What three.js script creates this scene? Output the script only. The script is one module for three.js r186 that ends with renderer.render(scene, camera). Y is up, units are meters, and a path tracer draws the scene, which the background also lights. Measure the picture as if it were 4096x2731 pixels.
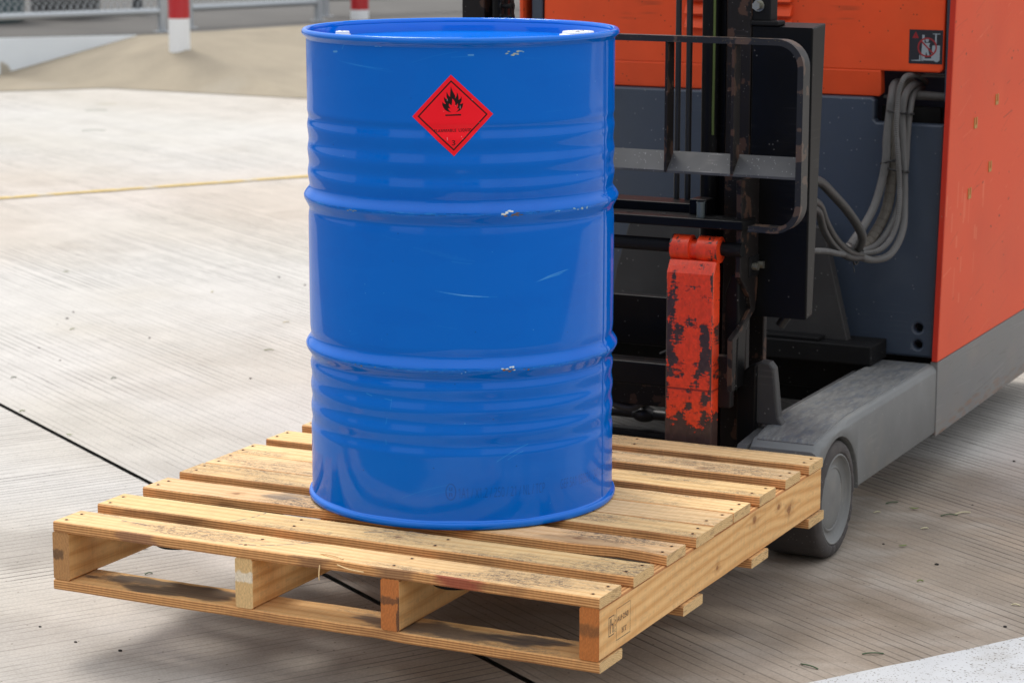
import * as THREE from 'three';
import { RoundedBoxGeometry } from 'three/addons/geometries/RoundedBoxGeometry.js';
import { mergeGeometries, mergeVertices, toCreasedNormals } from 'three/addons/utils/BufferGeometryUtils.js';

// ------------------------------------------------------------------ camera, sky, sun, exposure
const scene = new THREE.Scene();
const camera = new THREE.PerspectiveCamera(15.709, 1024 / 682, 0.1, 600);
camera.position.set(2.1157, 1.4333, 4.0811);
camera.rotation.set(-0.1899, 0.4576, 0.0004, 'YXZ');
camera.focus = 4.55;
camera.userData.fStop = 8;
const renderer = new THREE.WebGLRenderer({ antialias: true });
renderer.toneMapping = THREE.LinearToneMapping;
renderer.toneMappingExposure = 1.3;
renderer.shadowMap.enabled = true;

const SUN = new THREE.Vector3(-0.62, 1.25, -0.42).normalize();
const W_SKY = 512, H_SKY = 256;
function makeSky() {                       // bright overcast: white veil, a little brighter round the hidden sun and towards the zenith
  const d = new Float32Array(W_SKY * H_SKY * 4);
  for (let j = 0; j < H_SKY; j++) for (let i = 0; i < W_SKY; i++) {
    const el = ((j + 0.5) / H_SKY - 0.5) * Math.PI, az = ((i + 0.5) / W_SKY - 0.5) * 2 * Math.PI;
    const v = [Math.cos(az) * Math.cos(el), Math.sin(el), Math.sin(az) * Math.cos(el)];
    const c = Math.max(0, v[0] * SUN.x + v[1] * SUN.y + v[2] * SUN.z);
    const up = Math.max(0, v[1]);
    const cl = fbm(v[0] * 3.1 + 11, v[2] * 3.1 + v[1] * 2 + 5, 4) - 0.5;
    let L = 0.60 + 0.55 * up + 0.5 * Math.pow(c, 6) + 0.30 * cl;
    if (v[1] < 0) L = 0.35;
    const o = (j * W_SKY + i) * 4;
    d[o] = L * 0.965; d[o + 1] = L * 0.99; d[o + 2] = L * 1.04; d[o + 3] = 1;
  }
  const t = new THREE.DataTexture(d, W_SKY, H_SKY, THREE.RGBAFormat, THREE.FloatType);
  t.mapping = THREE.EquirectangularReflectionMapping; t.magFilter = THREE.LinearFilter; t.needsUpdate = true;
  return t;
}
// noise used everywhere (value noise, seeded)
function hash(x, y) { let h = Math.imul(x | 0, 374761393) ^ Math.imul(y | 0, 668265263); h = Math.imul(h ^ (h >>> 13), 1274126177); return ((h ^ (h >>> 16)) >>> 0) / 4294967296; }
const NT_ = 512, NTAB = new Float32Array(NT_ * NT_); for (let i = 0; i < NT_ * NT_; i++) NTAB[i] = hash(i % NT_, (i / NT_) | 0);
function noise(x, y, px = 0, py = 0) {
  let x0 = Math.floor(x), y0 = Math.floor(y), x1 = x0 + 1, y1 = y0 + 1;
  const fx = x - x0, fy = y - y0, s = fx * fx * (3 - 2 * fx), t = fy * fy * (3 - 2 * fy);
  if (px) { x0 %= px; if (x0 < 0) x0 += px; x1 %= px; if (x1 < 0) x1 += px; y0 %= py; if (y0 < 0) y0 += py; y1 %= py; if (y1 < 0) y1 += py; }
  x0 &= 511; x1 &= 511; y0 = (y0 & 511) << 9; y1 = (y1 & 511) << 9;
  const a = NTAB[y0 | x0], b = NTAB[y0 | x1], c = NTAB[y1 | x0], e = NTAB[y1 | x1];
  return a + (b - a) * s + (c - a) * t + (a - b - c + e) * s * t;
}
function fbm(x, y, n = 4, px = 0, py = 0) { let s = 0, a = 0.5, w = 0; for (let i = 0; i < n; i++) { s += a * noise(x + i * 17.3 * (px ? 0 : 1), y + i * 9.1 * (py ? 0 : 1), px, py); w += a; x *= 2; y *= 2; px *= 2; py *= 2; a *= 0.5; } return s / w; }
const sst = (a, b, x) => { const t = Math.min(1, Math.max(0, (x - a) / (b - a))); return t * t * (3 - 2 * t); };
const lerp = (a, b, t) => a + (b - a) * t;
let seed_ = 7;
const rnd = () => { seed_ = (seed_ + 0x6d2b79f5) | 0; let t = Math.imul(seed_ ^ (seed_ >>> 15), 1 | seed_); t = (t + Math.imul(t ^ (t >>> 7), 61 | t)) ^ t; return ((t ^ (t >>> 14)) >>> 0) / 4294967296; };

const sky = makeSky();
scene.background = sky; scene.environment = sky;
const sun = new THREE.DirectionalLight(new THREE.Color(1, 0.965, 0.9), 1.5);
sun.position.copy(SUN).multiplyScalar(12); sun.castShadow = true; sun.shadow.radius = 38;
Object.assign(sun.shadow.camera, { left: -8, right: 8, top: 8, bottom: -8, near: 0.5, far: 40 });
sun.shadow.mapSize.set(2048, 2048);
scene.add(sun); scene.add(sun.target);

// ------------------------------------------------------------------ helpers
const V = (x, y, z) => new THREE.Vector3(x, y, z);
const taken = new Map();
function numbered(n) { const k = taken.get(n) || 0; taken.set(n, k + 1); return k ? n + '_' + String(k).padStart(3, '0') : n; }
function tag(o, label, category, group) { o.userData.label = label; o.userData.category = category; if (group) o.userData.group = group; return o; }
function sh(o) { o.castShadow = true; o.receiveShadow = true; return o; }
function struct(name, geo, m) { const o = sh(new THREE.Mesh(geo, m)); o.name = numbered(name); o.userData.kind = 'structure'; scene.add(o); return o; }
function thing(name, label, category, pos = [0, 0, 0], turn = 0, group) { const o = new THREE.Group(); o.name = numbered(name); o.position.set(...pos); o.rotation.y = turn; scene.add(o); return tag(o, label, category, group); }
function part(name, geo, m, parent, label) { const o = sh(new THREE.Mesh(geo, m)); o.name = name; if (label) o.userData.label = label; parent.add(o); return o; }
function solo(name, geo, m, label, category, group) { const o = sh(new THREE.Mesh(geo, m)); o.name = numbered(name); scene.add(o); return tag(o, label, category, group); }
// box given by its limits, edges rounded; uv in metres by the way each face points
function boxUV(g, s = 1) {
  const p = g.attributes.position, n = g.attributes.normal, uv = new Float32Array(p.count * 2);
  for (let i = 0; i < p.count; i++) {
    const ax = Math.abs(n.getX(i)), ay = Math.abs(n.getY(i)), az = Math.abs(n.getZ(i));
    let u, v;
    if (ax >= ay && ax >= az) { u = p.getZ(i); v = p.getY(i); } else if (ay >= az) { u = p.getX(i); v = p.getZ(i); } else { u = p.getX(i); v = p.getY(i); }
    uv[2 * i] = u * s; uv[2 * i + 1] = v * s;
  }
  g.setAttribute('uv', new THREE.BufferAttribute(uv, 2)); return g;
}
function box(x0, x1, y0, y1, z0, z1, r = 0.003, seg = 2) {
  const w = x1 - x0, h = y1 - y0, d = z1 - z0, g = new RoundedBoxGeometry(w, h, d, seg, Math.min(r, w / 2.2, h / 2.2, d / 2.2));
  g.translate((x0 + x1) / 2, (y0 + y1) / 2, (z0 + z1) / 2); return boxUV(g);
}
function merged(list) { return mergeGeometries(list.map((g) => { const c = g.index ? g.toNonIndexed() : g; for (const k of Object.keys(c.attributes)) if (!['position', 'normal', 'uv'].includes(k)) c.deleteAttribute(k); return c; })); }
function rod(a, b, r, seg = 16, caps = true) {
  const A = V(...a), B = V(...b), L = A.distanceTo(B), g = new THREE.CylinderGeometry(r, r, L, seg, 1, !caps);
  g.applyQuaternion(new THREE.Quaternion().setFromUnitVectors(V(0, 1, 0), B.clone().sub(A).normalize()));
  g.translate((A.x + B.x) / 2, (A.y + B.y) / 2, (A.z + B.z) / 2); return g;
}
function tube(pts, r, n = 48, seg = 10) { return new THREE.TubeGeometry(new THREE.CatmullRomCurve3(pts.map((p) => V(...p)), false, 'centripetal'), n, r, seg, false); }
function shapeOf(pts) { const s = new THREE.Shape(); pts.forEach(([x, y], i) => (i ? s.lineTo(x, y) : s.moveTo(x, y))); s.closePath(); return s; }
// polygon in x,y pushed along z (front face at zf, thickness t to the back)
function plateXY(pts, zf, t, bev = 0.002, holes = []) {
  const s = shapeOf(pts); for (const h of holes) s.holes.push(h);
  const g = new THREE.ExtrudeGeometry(s, { depth: Math.max(1e-4, t - 2 * bev), bevelEnabled: bev > 0, bevelThickness: bev, bevelSize: bev, bevelOffset: -bev, bevelSegments: 2, curveSegments: 16 });
  g.translate(0, 0, zf - t + bev); return boxUV(g);
}
// polygon in z,y pushed along x (from x0 to x1)
function plateZY(pts, x0, x1, bev = 0.002, segs = 2) {
  const g = new THREE.ExtrudeGeometry(shapeOf(pts.map(([z, y]) => [-z, y])), { depth: Math.max(1e-4, x1 - x0 - 2 * bev), bevelEnabled: bev > 0, bevelThickness: bev, bevelSize: bev, bevelOffset: -bev, bevelSegments: segs, curveSegments: 16 });
  g.rotateY(Math.PI / 2); g.translate(x0 + bev, 0, 0); return boxUV(g);
}
function dataTex(w, h, fn, srgb = true, repeat = true) {
  const d = new Uint8Array(w * h * 4);
  for (let j = 0; j < h; j++) for (let i = 0; i < w; i++) { const c = fn(i, j), o = (j * w + i) * 4; d[o] = Math.max(0, Math.min(255, c[0])); d[o + 1] = Math.max(0, Math.min(255, c[1])); d[o + 2] = Math.max(0, Math.min(255, c[2])); d[o + 3] = 255; }
  const t = new THREE.DataTexture(d, w, h); t.magFilter = THREE.LinearFilter; t.minFilter = THREE.LinearMipmapLinearFilter; t.generateMipmaps = true;
  if (srgb) t.colorSpace = THREE.SRGBColorSpace; if (repeat) t.wrapS = t.wrapT = THREE.RepeatWrapping; t.needsUpdate = true; return t;
}
function asBump(t) { const b = t.clone(); b.colorSpace = THREE.NoColorSpace; b.needsUpdate = true; return b; }
function canvas(w, h, draw) { const c = document.createElement('canvas'); c.width = w; c.height = h; const x = c.getContext('2d'); draw(x, w, h); const t = new THREE.CanvasTexture(c); t.colorSpace = THREE.SRGBColorSpace; t.magFilter = THREE.LinearFilter; return t; }
const mixc = (a, b, t) => [lerp(a[0], b[0], t), lerp(a[1], b[1], t), lerp(a[2], b[2], t)];

// painted metal: a base colour with faint mottling, scuffs along one way, dust freckles and chips of another colour (texture spans s metres)
function paintTex(base, { n = 384, s = 0.5, mottle = 0.06, scuff = 0.3, scuffCol = [120, 118, 115], chips = 0.0, chipCol = [60, 48, 42], freckle = 0.02, freckleCol = [170, 168, 165], dust = 0.2, dustCol = [140, 132, 120], k = 1 } = {}) {
  const P = (v) => Math.max(1, Math.round(v));
  const t = dataTex(n, n, (i, j) => {
    const x = i / n, y = j / n;
    const m = fbm(x * 6, y * 6, 4, 6, 6) - 0.5;
    let c = base.map((b) => b * (1 + mottle * 2 * m));
    const du = sst(0.5, 0.85, fbm(x * 5 + 3, y * 5 + k, 4, 5, 5)) * (0.55 + 0.45 * noise(x * 180, y * 180, 180, 180));
    c = mixc(c, dustCol, dust * du);
    const sc = sst(0.66, 0.86, noise(x * 5, y * 120 + k * 7, 5, 120)) * sst(0.52, 0.72, fbm(x * 4 + k, y * 4, 3, 4, 4));
    c = mixc(c, scuffCol, scuff * sc);
    if (chips) { const q = fbm(x * 10 + k, y * 10, 4, 10, 10) * 0.7 + fbm(x * 3, y * 3 + k, 2, 3, 3) * 0.3; c = mixc(c, chipCol, sst(1 - chips - 0.03, 1 - chips, q + 0.22)); }
    if (hash(i >> 1, (j >> 1) + k * 131) < freckle * 0.12) c = mixc(c, freckleCol, 0.55);
    return c;
  });
  t.repeat.set(1 / s, 1 / s); return t;
}
function paint(base, o = {}) {
  const m = new THREE.MeshPhysicalMaterial({ map: paintTex(base, o), roughness: o.rough ?? 0.5, metalness: o.metal ?? 0, clearcoat: o.coat ?? 0, clearcoatRoughness: 0.25, specularIntensity: o.spec ?? 1 });
  if (o.bump) { m.bumpMap = asBump(m.map); m.bumpMap.repeat.copy(m.map.repeat); m.bumpScale = o.bump; } return m;
}

// ------------------------------------------------------------------ the yard: two concrete slabs with a joint, laid along a frame turned 32.3 degrees
const GA = 32.3 * Math.PI / 180, UX = V(Math.cos(GA), 0, Math.sin(GA)), VX = V(-Math.sin(GA), 0, Math.cos(GA));
const JV = V(-0.188, 0, -0.021).dot(VX);                       // the joint runs along UX at this offset
const toUV = (x, z) => [x * UX.x + z * UX.z, x * VX.x + z * VX.z];
const fromUV = (u, v) => [u * UX.x + v * VX.x, u * UX.z + v * VX.z];

const [YU] = toUV(-4.25, -5.22);
const GT = 2048, GM = 3.4;
const grooves = new Float32Array(GT);                         // one groove profile across the sheet, irregular spacing
{ let y = 3; while (y < GT - 6) { const w = 0.75 + rnd() * 0.55, a = 0.45 + rnd() * 0.55; for (let k = -4; k <= 4; k++) { const q = (y + k + GT) % GT | 0; grooves[q] = Math.max(grooves[q], a * Math.exp(-(k * k) / (w * w))); } y += 11.5 + rnd() * 6 + (rnd() < 0.1 ? 10 : 0); } }
function groundPix(i, j) {
  const x = i / GT, y = j / GT;
  const wob = Math.round((noise(x * 9, y * 40, 9, 40) - 0.5) * 1.6);
  const g = grooves[(j + wob + GT) % GT];
  const patch = sst(0.36, 0.66, fbm(x * 4 + 0.3, y * 7, 3, 4, 7)) * 0.85 + 0.24;
  const broken = sst(0.2, 0.62, noise(x * 60, y * 300, 60, 300) * 0.6 + noise(x * 14, y * 200, 14, 200) * 0.4);
  return { groove: g * patch * (0.35 + 0.65 * broken), fine: NTAB[((j >> 1) & 511) << 9 | ((i >> 1) & 511)] - 0.5, mid: fbm(x * 40, y * 40, 2, 40, 40) - 0.5, blot: fbm(x * 5, y * 5, 3, 5, 5) - 0.5, x, y };
}
const gPix = new Float32Array(GT * GT);
const groundMap = dataTex(GT, GT, (i, j) => {
  const p = groundPix(i, j);
  gPix[j * GT + i] = p.groove;
  let c = [187, 183, 177].map((b, k) => b * (1 + 0.08 * p.fine + 0.06 * p.mid + 0.05 * p.blot * (k === 2 ? 1.25 : 1)));
  const st = sst(0.60, 0.78, fbm(p.x * 9 + 4, p.y * 9 + 2, 3, 9, 9)) * (0.4 + 0.6 * noise(p.x * 300, p.y * 300, 300, 300));
  c = mixc(c, [150, 142, 132], 0.2 * st);
  c = mixc(c, [58, 55, 51], 0.9 * Math.min(1, p.groove * 1.3));
  if (hash(i >> 1, j >> 1) > 0.9992) c = mixc(c, [85, 76, 66], 0.7);
  return c;
});
const groundBump = dataTex(GT / 2, GT / 2, (i, j) => { const v = 190 - 170 * gPix[j * 2 * GT + i * 2] + 26 * (hash(i, j) - 0.5) + 30 * (noise(i * 0.2, j * 0.2) - 0.5); return [v, v, v]; }, false);
function concrete(turn) {
  const m = new THREE.MeshStandardMaterial({ map: groundMap.clone(), bumpMap: groundBump.clone(), bumpScale: 0.003, roughness: 0.9, vertexColors: true });
  for (const t of [m.map, m.bumpMap]) { t.repeat.set(1 / GM, 1 / GM); t.rotation = turn; t.needsUpdate = true; }
  return m;
}
function spread(a, b, fine0, fine1, step) { const out = []; let x = a; while (x < b - 1e-6) { out.push(x); const d = x < fine0 ? fine0 - x : x > fine1 ? x - fine1 : 0; let s = step + d * 0.25; if (x < fine0) s = Math.min(s, Math.max(step, fine0 - x)); x += s; } out.push(b); return out; }
// soiling seen in the photograph: brown film of dirt over the slab in front of and beside the truck, rubber and oil patches; also shade under the pallet front, painted in
function soilAndShade(x, z) {
  const [u, v] = toUV(x, z);
  const n1 = fbm(u * 1.1 + 9, v * 1.1 + 4, 4), n2 = fbm(u * 5 + 2, v * 9 + 8, 4), n3 = fbm(u * 0.35, v * 0.35 + 3, 3);
  let c = [1, 1, 1].map((k) => k * (0.97 + 0.06 * n1));
  c = mixc(c, [c[0] * 1.03, c[1] * 0.96, c[2] * 0.92], sst(0.45, 0.7, n3));                     // faint pink patches
  const sand = sst(0.42, 0.56, n3 * 0.4 + n1 * 0.6); c = mixc(c, [c[0] * 0.86, c[1] * 0.83, c[2] * 0.77], 0.65 * sand * (0.7 + 0.3 * n2));   // sandy dust in patches
  const reach = 1.2 - 0.92 * Math.hypot((x - 0.62) / 1.1, z < -0.3 ? (z + 0.3) / 2.3 - 0.25 : z / 1.0) + (n1 - 0.5) * 1.3 + (n3 - 0.5) * 0.4;
  const grain = 0.62 + 0.38 * sst(0.25, 0.6, n2 * 0.7 + 0.3 * noise(u * 38, v * 90));
  const dirt = sst(0.15, 0.62, reach) * grain;
  c = mixc(c, [0.50, 0.415, 0.335].map((k) => k * (0.84 + 0.32 * n2)), 0.94 * dirt);
  const dk = sst(0.50, 0.66, fbm(u * 2.2 + 31, v * 5 + 7, 5) + 0.09 * sst(0.55, 0.1, Math.hypot((x - 0.15) / 0.8, (z - 0.45) / 0.35))) * sst(-0.2, 0.4, reach + 0.35); c = mixc(c, [0.36, 0.32, 0.28], 0.6 * dk * (0.6 + 0.4 * n2));  // dark patches, strengthened below the pallet front to paint in its shade
  const blob = (bu, bv, ru, rv, s, col) => { const q = ((u - bu) / ru) ** 2 + ((v - bv) / rv) ** 2 + (n2 - 0.5) * 2.2; if (q < 1) c = mixc(c, col, s * sst(1, 0.2, q)); };
  const [bu, bv] = toUV(0.72, -0.42); blob(bu, bv, 0.16, 0.05, 0.65, [0.36, 0.29, 0.21]);
  const [cu, cv] = toUV(0.60, -0.20); blob(cu, cv, 0.10, 0.06, 0.35, [0.40, 0.32, 0.24]);
  const [du, dv] = toUV(-0.5, 0.62); blob(du, dv, 0.5, 0.22, 0.4, [0.5, 0.45, 0.4]);
  return c;
}
function slab(name, us, vs, m, flip) {
  const pos = [], col = [], uv = [], idx = [], nu = us.length, nv = vs.length;
  for (const v of vs) for (const u of us) { const [x, z] = fromUV(u, v); pos.push(x, 0, z); uv.push(u, v); col.push(...soilAndShade(x, z)); }
  for (let j = 0; j < nv - 1; j++) for (let i = 0; i < nu - 1; i++) { const a = j * nu + i; idx.push(a, a + nu, a + 1, a + 1, a + nu, a + nu + 1); }
  const g = new THREE.BufferGeometry();
  g.setAttribute('position', new THREE.Float32BufferAttribute(pos, 3)); g.setAttribute('uv', new THREE.Float32BufferAttribute(uv, 2)); g.setAttribute('color', new THREE.Float32BufferAttribute(col, 3)); g.setIndex(idx); g.computeVertexNormals();
  return struct(name, g, m);
}
const baseGround = new THREE.PlaneGeometry(600, 600); baseGround.rotateX(-Math.PI / 2); baseGround.translate(0, -0.03, 0);
struct('ground', baseGround, new THREE.MeshStandardMaterial({ color: new THREE.Color().setRGB(0.2, 0.19, 0.17), roughness: 0.95 }));
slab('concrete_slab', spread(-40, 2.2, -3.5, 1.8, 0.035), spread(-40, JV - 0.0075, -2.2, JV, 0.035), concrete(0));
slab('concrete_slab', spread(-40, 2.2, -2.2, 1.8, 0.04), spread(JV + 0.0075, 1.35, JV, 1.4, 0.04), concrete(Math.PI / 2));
{ // asphalt lane added out of view beyond the concrete, to darken the drum's reflections
  const a = fromUV(-60, 1.352), b = fromUV(60, 1.352), c = fromUV(60, 40), d = fromUV(-60, 40), e = fromUV(2.203, -40), f = fromUV(2.203, 1.3515), g2 = fromUV(60, 1.3515), h2 = fromUV(60, -40);
  const asphalt = dataTex(256, 256, (i, j) => { const q = hash(i, j), w = fbm(i / 32, j / 32, 3, 8, 8); const v = 98 + 34 * (q - 0.5) + 22 * (w - 0.5); return [v, v * 0.99, v * 0.97]; });
  const pos = []; for (const [p, q, r] of [[a, d, b], [b, d, c], [e, f, h2], [h2, f, g2]]) for (const k of [p, q, r]) pos.push(k[0], -0.012, k[1]);
  const g = new THREE.BufferGeometry(); g.setAttribute('position', new THREE.Float32BufferAttribute(pos, 3)); g.computeVertexNormals(); boxUV(g);
  struct('added_asphalt_lane', g, new THREE.MeshStandardMaterial({ map: asphalt, roughness: 0.9, side: THREE.DoubleSide }));
}
{ // dark joint filler, lumpy, a little below the slabs
  const pos = [], idx = [], N = 900; for (let i = 0; i <= N; i++) { const u = -14 + 28 * i / N; for (let k = 0; k < 4; k++) { const v = JV - 0.013 + 0.026 * k / 3, [x, z] = fromUV(u, v); pos.push(x, -0.009 + (k % 3 ? 0.006 * (noise(u * 40, k * 3.1) - 0.3) : -0.002), z); } }
  for (let i = 0; i < N; i++) for (let k = 0; k < 3; k++) { const a = i * 4 + k; idx.push(a, a + 1, a + 4, a + 1, a + 5, a + 4); }
  const g = new THREE.BufferGeometry(); g.setAttribute('position', new THREE.Float32BufferAttribute(pos, 3)); g.setIndex(idx); g.computeVertexNormals();
  const f = struct('joint_filler', g, new THREE.MeshStandardMaterial({ color: new THREE.Color().setRGB(0.045, 0.044, 0.042), roughness: 0.7, side: THREE.DoubleSide }));
}
// painted bands, perpendicular to the joint: a wide white one and a thin worn yellow one
function band(name, u0, u1, v0, v1, tex, s = 1, rag = 0) {
  const pos = [], uv = [], idx = [], N = Math.ceil((v1 - v0) / 0.02); 
  for (let i = 0; i <= N; i++) { const v = lerp(v0, v1, i / N), e0 = rag * (fbm(v * 14, 3, 3) - 0.5), e1 = rag * (fbm(v * 14, 9, 3) - 0.5); for (const u of [u0 + e0, u1 + e1]) { const [x, z] = fromUV(u, v); pos.push(x, 0.004, z); uv.push((u - u0) / s, (v - v0) / s); } }
  for (let i = 0; i < N; i++) { const a = i * 2; idx.push(a, a + 2, a + 1, a + 1, a + 2, a + 3); }
  const g = new THREE.BufferGeometry(); g.setAttribute('position', new THREE.Float32BufferAttribute(pos, 3)); g.setAttribute('uv', new THREE.Float32BufferAttribute(uv, 2)); g.setIndex(idx); g.computeVertexNormals();
  return struct(name, g, new THREE.MeshStandardMaterial({ map: tex, roughness: 0.75, side: THREE.DoubleSide }));
}
const whitePaint = dataTex(1024, 1024, (i, j) => {
  const x = i / 1024, y = j / 1024; let c = [190, 191, 192].map((b) => b * (1 + 0.06 * (fbm(x * 12, y * 12, 4, 12, 12) - 0.5)));
  const area = sst(0.42, 0.66, fbm(x * 7, y * 7, 4, 7, 7)), fl = noise(x * 210, y * 330, 210, 330) * 0.6 + noise(x * 420, y * 260, 420, 260) * 0.4;
  c = mixc(c, [150, 143, 132], 0.45 * area * fbm(x * 40, y * 40, 3, 40, 40)); c = mixc(c, [92, 84, 74], 0.8 * sst(0.74 - 0.10 * area, 0.80 - 0.10 * area, fl)); return c;
});
const [WU] = toUV(0.74, 0.047);
band('painted_white_band', WU, WU + 0.42, -14, JV - 0.02, whitePaint, 0.8, 0.006);
const yellowPaint = dataTex(256, 256, (i, j) => { const x = i / 256, y = j / 256, w = sst(0.56, 0.66, fbm(x * 4, y * 10, 4, 4, 10)); return mixc([190, 162, 92].map((b) => b * (0.9 + 0.2 * noise(x * 60, y * 60, 60, 60))), [188, 178, 162], w); });
band('painted_yellow_line', YU - 0.032, YU + 0.028, -9, 4, yellowPaint, 0.5, 0.02);

// raised pavement in the background with a flared concrete ramp up to it
const HP = 0.25;
const tan = dataTex(512, 512, (i, j) => { const x = i / 512, y = j / 512, f = fbm(x * 6, y * 6, 5, 6, 6) - 0.5, q = noise(x * 200, y * 200, 200, 200) - 0.5, s = sst(0.5, 0.75, fbm(x * 3 + 5, y * 3, 4, 3, 3)); return mixc([146, 135, 116].map((b) => b * (1 + 0.16 * f + 0.06 * q)), [160, 152, 138], 0.5 * s); });
const grey = dataTex(512, 512, (i, j) => { const x = i / 512, y = j / 512, f = fbm(x * 5, y * 5, 5, 5, 5) - 0.5, q = noise(x * 180, y * 180, 180, 180) - 0.5; return [86, 83, 79].map((b) => b * (1 + 0.18 * f + 0.07 * q)); });
function flat(name, tris, tex, s, extra, smooth) {
  const pos = tris.flat(2), g = new THREE.BufferGeometry(); g.setAttribute('position', new THREE.Float32BufferAttribute(pos, 3)); let q = g; if (smooth) { q = mergeVertices(g, 1e-4); } q.computeVertexNormals(); boxUV(q, 1 / s);
  return struct(name, q, new THREE.MeshStandardMaterial({ map: tex, roughness: 0.92, side: THREE.DoubleSide, ...extra }));
}
{
  const A = [-8.749, 0.004, -9.883], T0 = [-8.749, HP, -9.883], T1 = [-8.083, HP, -10.587], T3 = [-7.618, HP, -12.133], T4 = [-4.0, HP, -12.9], T5 = [8, HP, -13.6];
  const F = [-8.3, 0.004, -8.35], E2 = [-7.443, 0.004, -9.3], D = [-5.894, 0.004, -9.247], D2 = [-3, 0.004, -9.9], D3 = [8, 0.004, -10.6], B = [-7.227, HP - 0.012, -9.853];
  const L = [-16, HP, -3.6], LG = [-16, -0.02, -3.6], AG = [-8.749, -0.02, -9.883];
  flat('concrete_ramp', [[A, F, E2], [A, E2, B], [A, B, T1], [E2, D, B], [B, D, T3], [B, T3, T1], [D, D2, T3], [D2, T4, T3], [D2, D3, T4], [D3, T5, T4]], tan, 1.4, {}, true);
  const far = -70;
  flat('raised_pavement', [[L, T0, [-60, HP, far]], [T0, T1, [-60, HP, far]], [T1, T3, [-60, HP, far]], [T3, [-20, HP, far], [-60, HP, far]], [T3, T4, [-20, HP, far]], [T4, T5, [-20, HP, far]], [T5, [20, HP, far], [-20, HP, far]]], grey, 2.2);
  const wall = dataTex(256, 256, (i, j) => { const x = i / 256, y = j / 256, f = fbm(x * 4, y * 4, 4, 4, 4) - 0.5; return mixc([226, 233, 238], [160, 150, 130], 0.8 * sst(0.70, 0.78, fbm(x * 7 + 3, y * 7, 4, 7, 7))).map((b) => b * (1 + 0.1 * f)); });
  // painted edge of the pavement, 6 cm thick kerb that the ramp runs up against
  const k = (p, dy, dx, dz) => [p[0] + dx, p[1] + dy, p[2] + dz], a0 = LG, a1 = AG, b0 = k(L, 0.004, 0, 0), b1 = k(T0, 0.004, 0, 0), c1 = k(T1, 0.004, 0, 0), n = [0.006, 0.007];
  const o = (p) => [p[0] + n[0], p[1], p[2] + n[1]];
  flat('pavement_edge', [[o(a0), o(a1), o(b1)], [o(a0), o(b1), o(b0)], [o(a1), o([T1[0], 0, T1[2]]), o(c1)], [o(a1), o(c1), o(b1)], [o(b0), o(b1), b1], [o(b0), b1, b0], [o(b1), o(c1), c1], [o(b1), c1, b1]], wall, 1.5);
}

// ------------------------------------------------------------------ wooden pallet
const WOODF = [[238, 203, 153], [224, 180, 124], [196, 144, 88]], WOODE = [[228, 172, 110], [154, 96, 50]], WOODN = [[222, 192, 140], [190, 146, 92]];
const BW = 1024, BH = 256;
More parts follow.
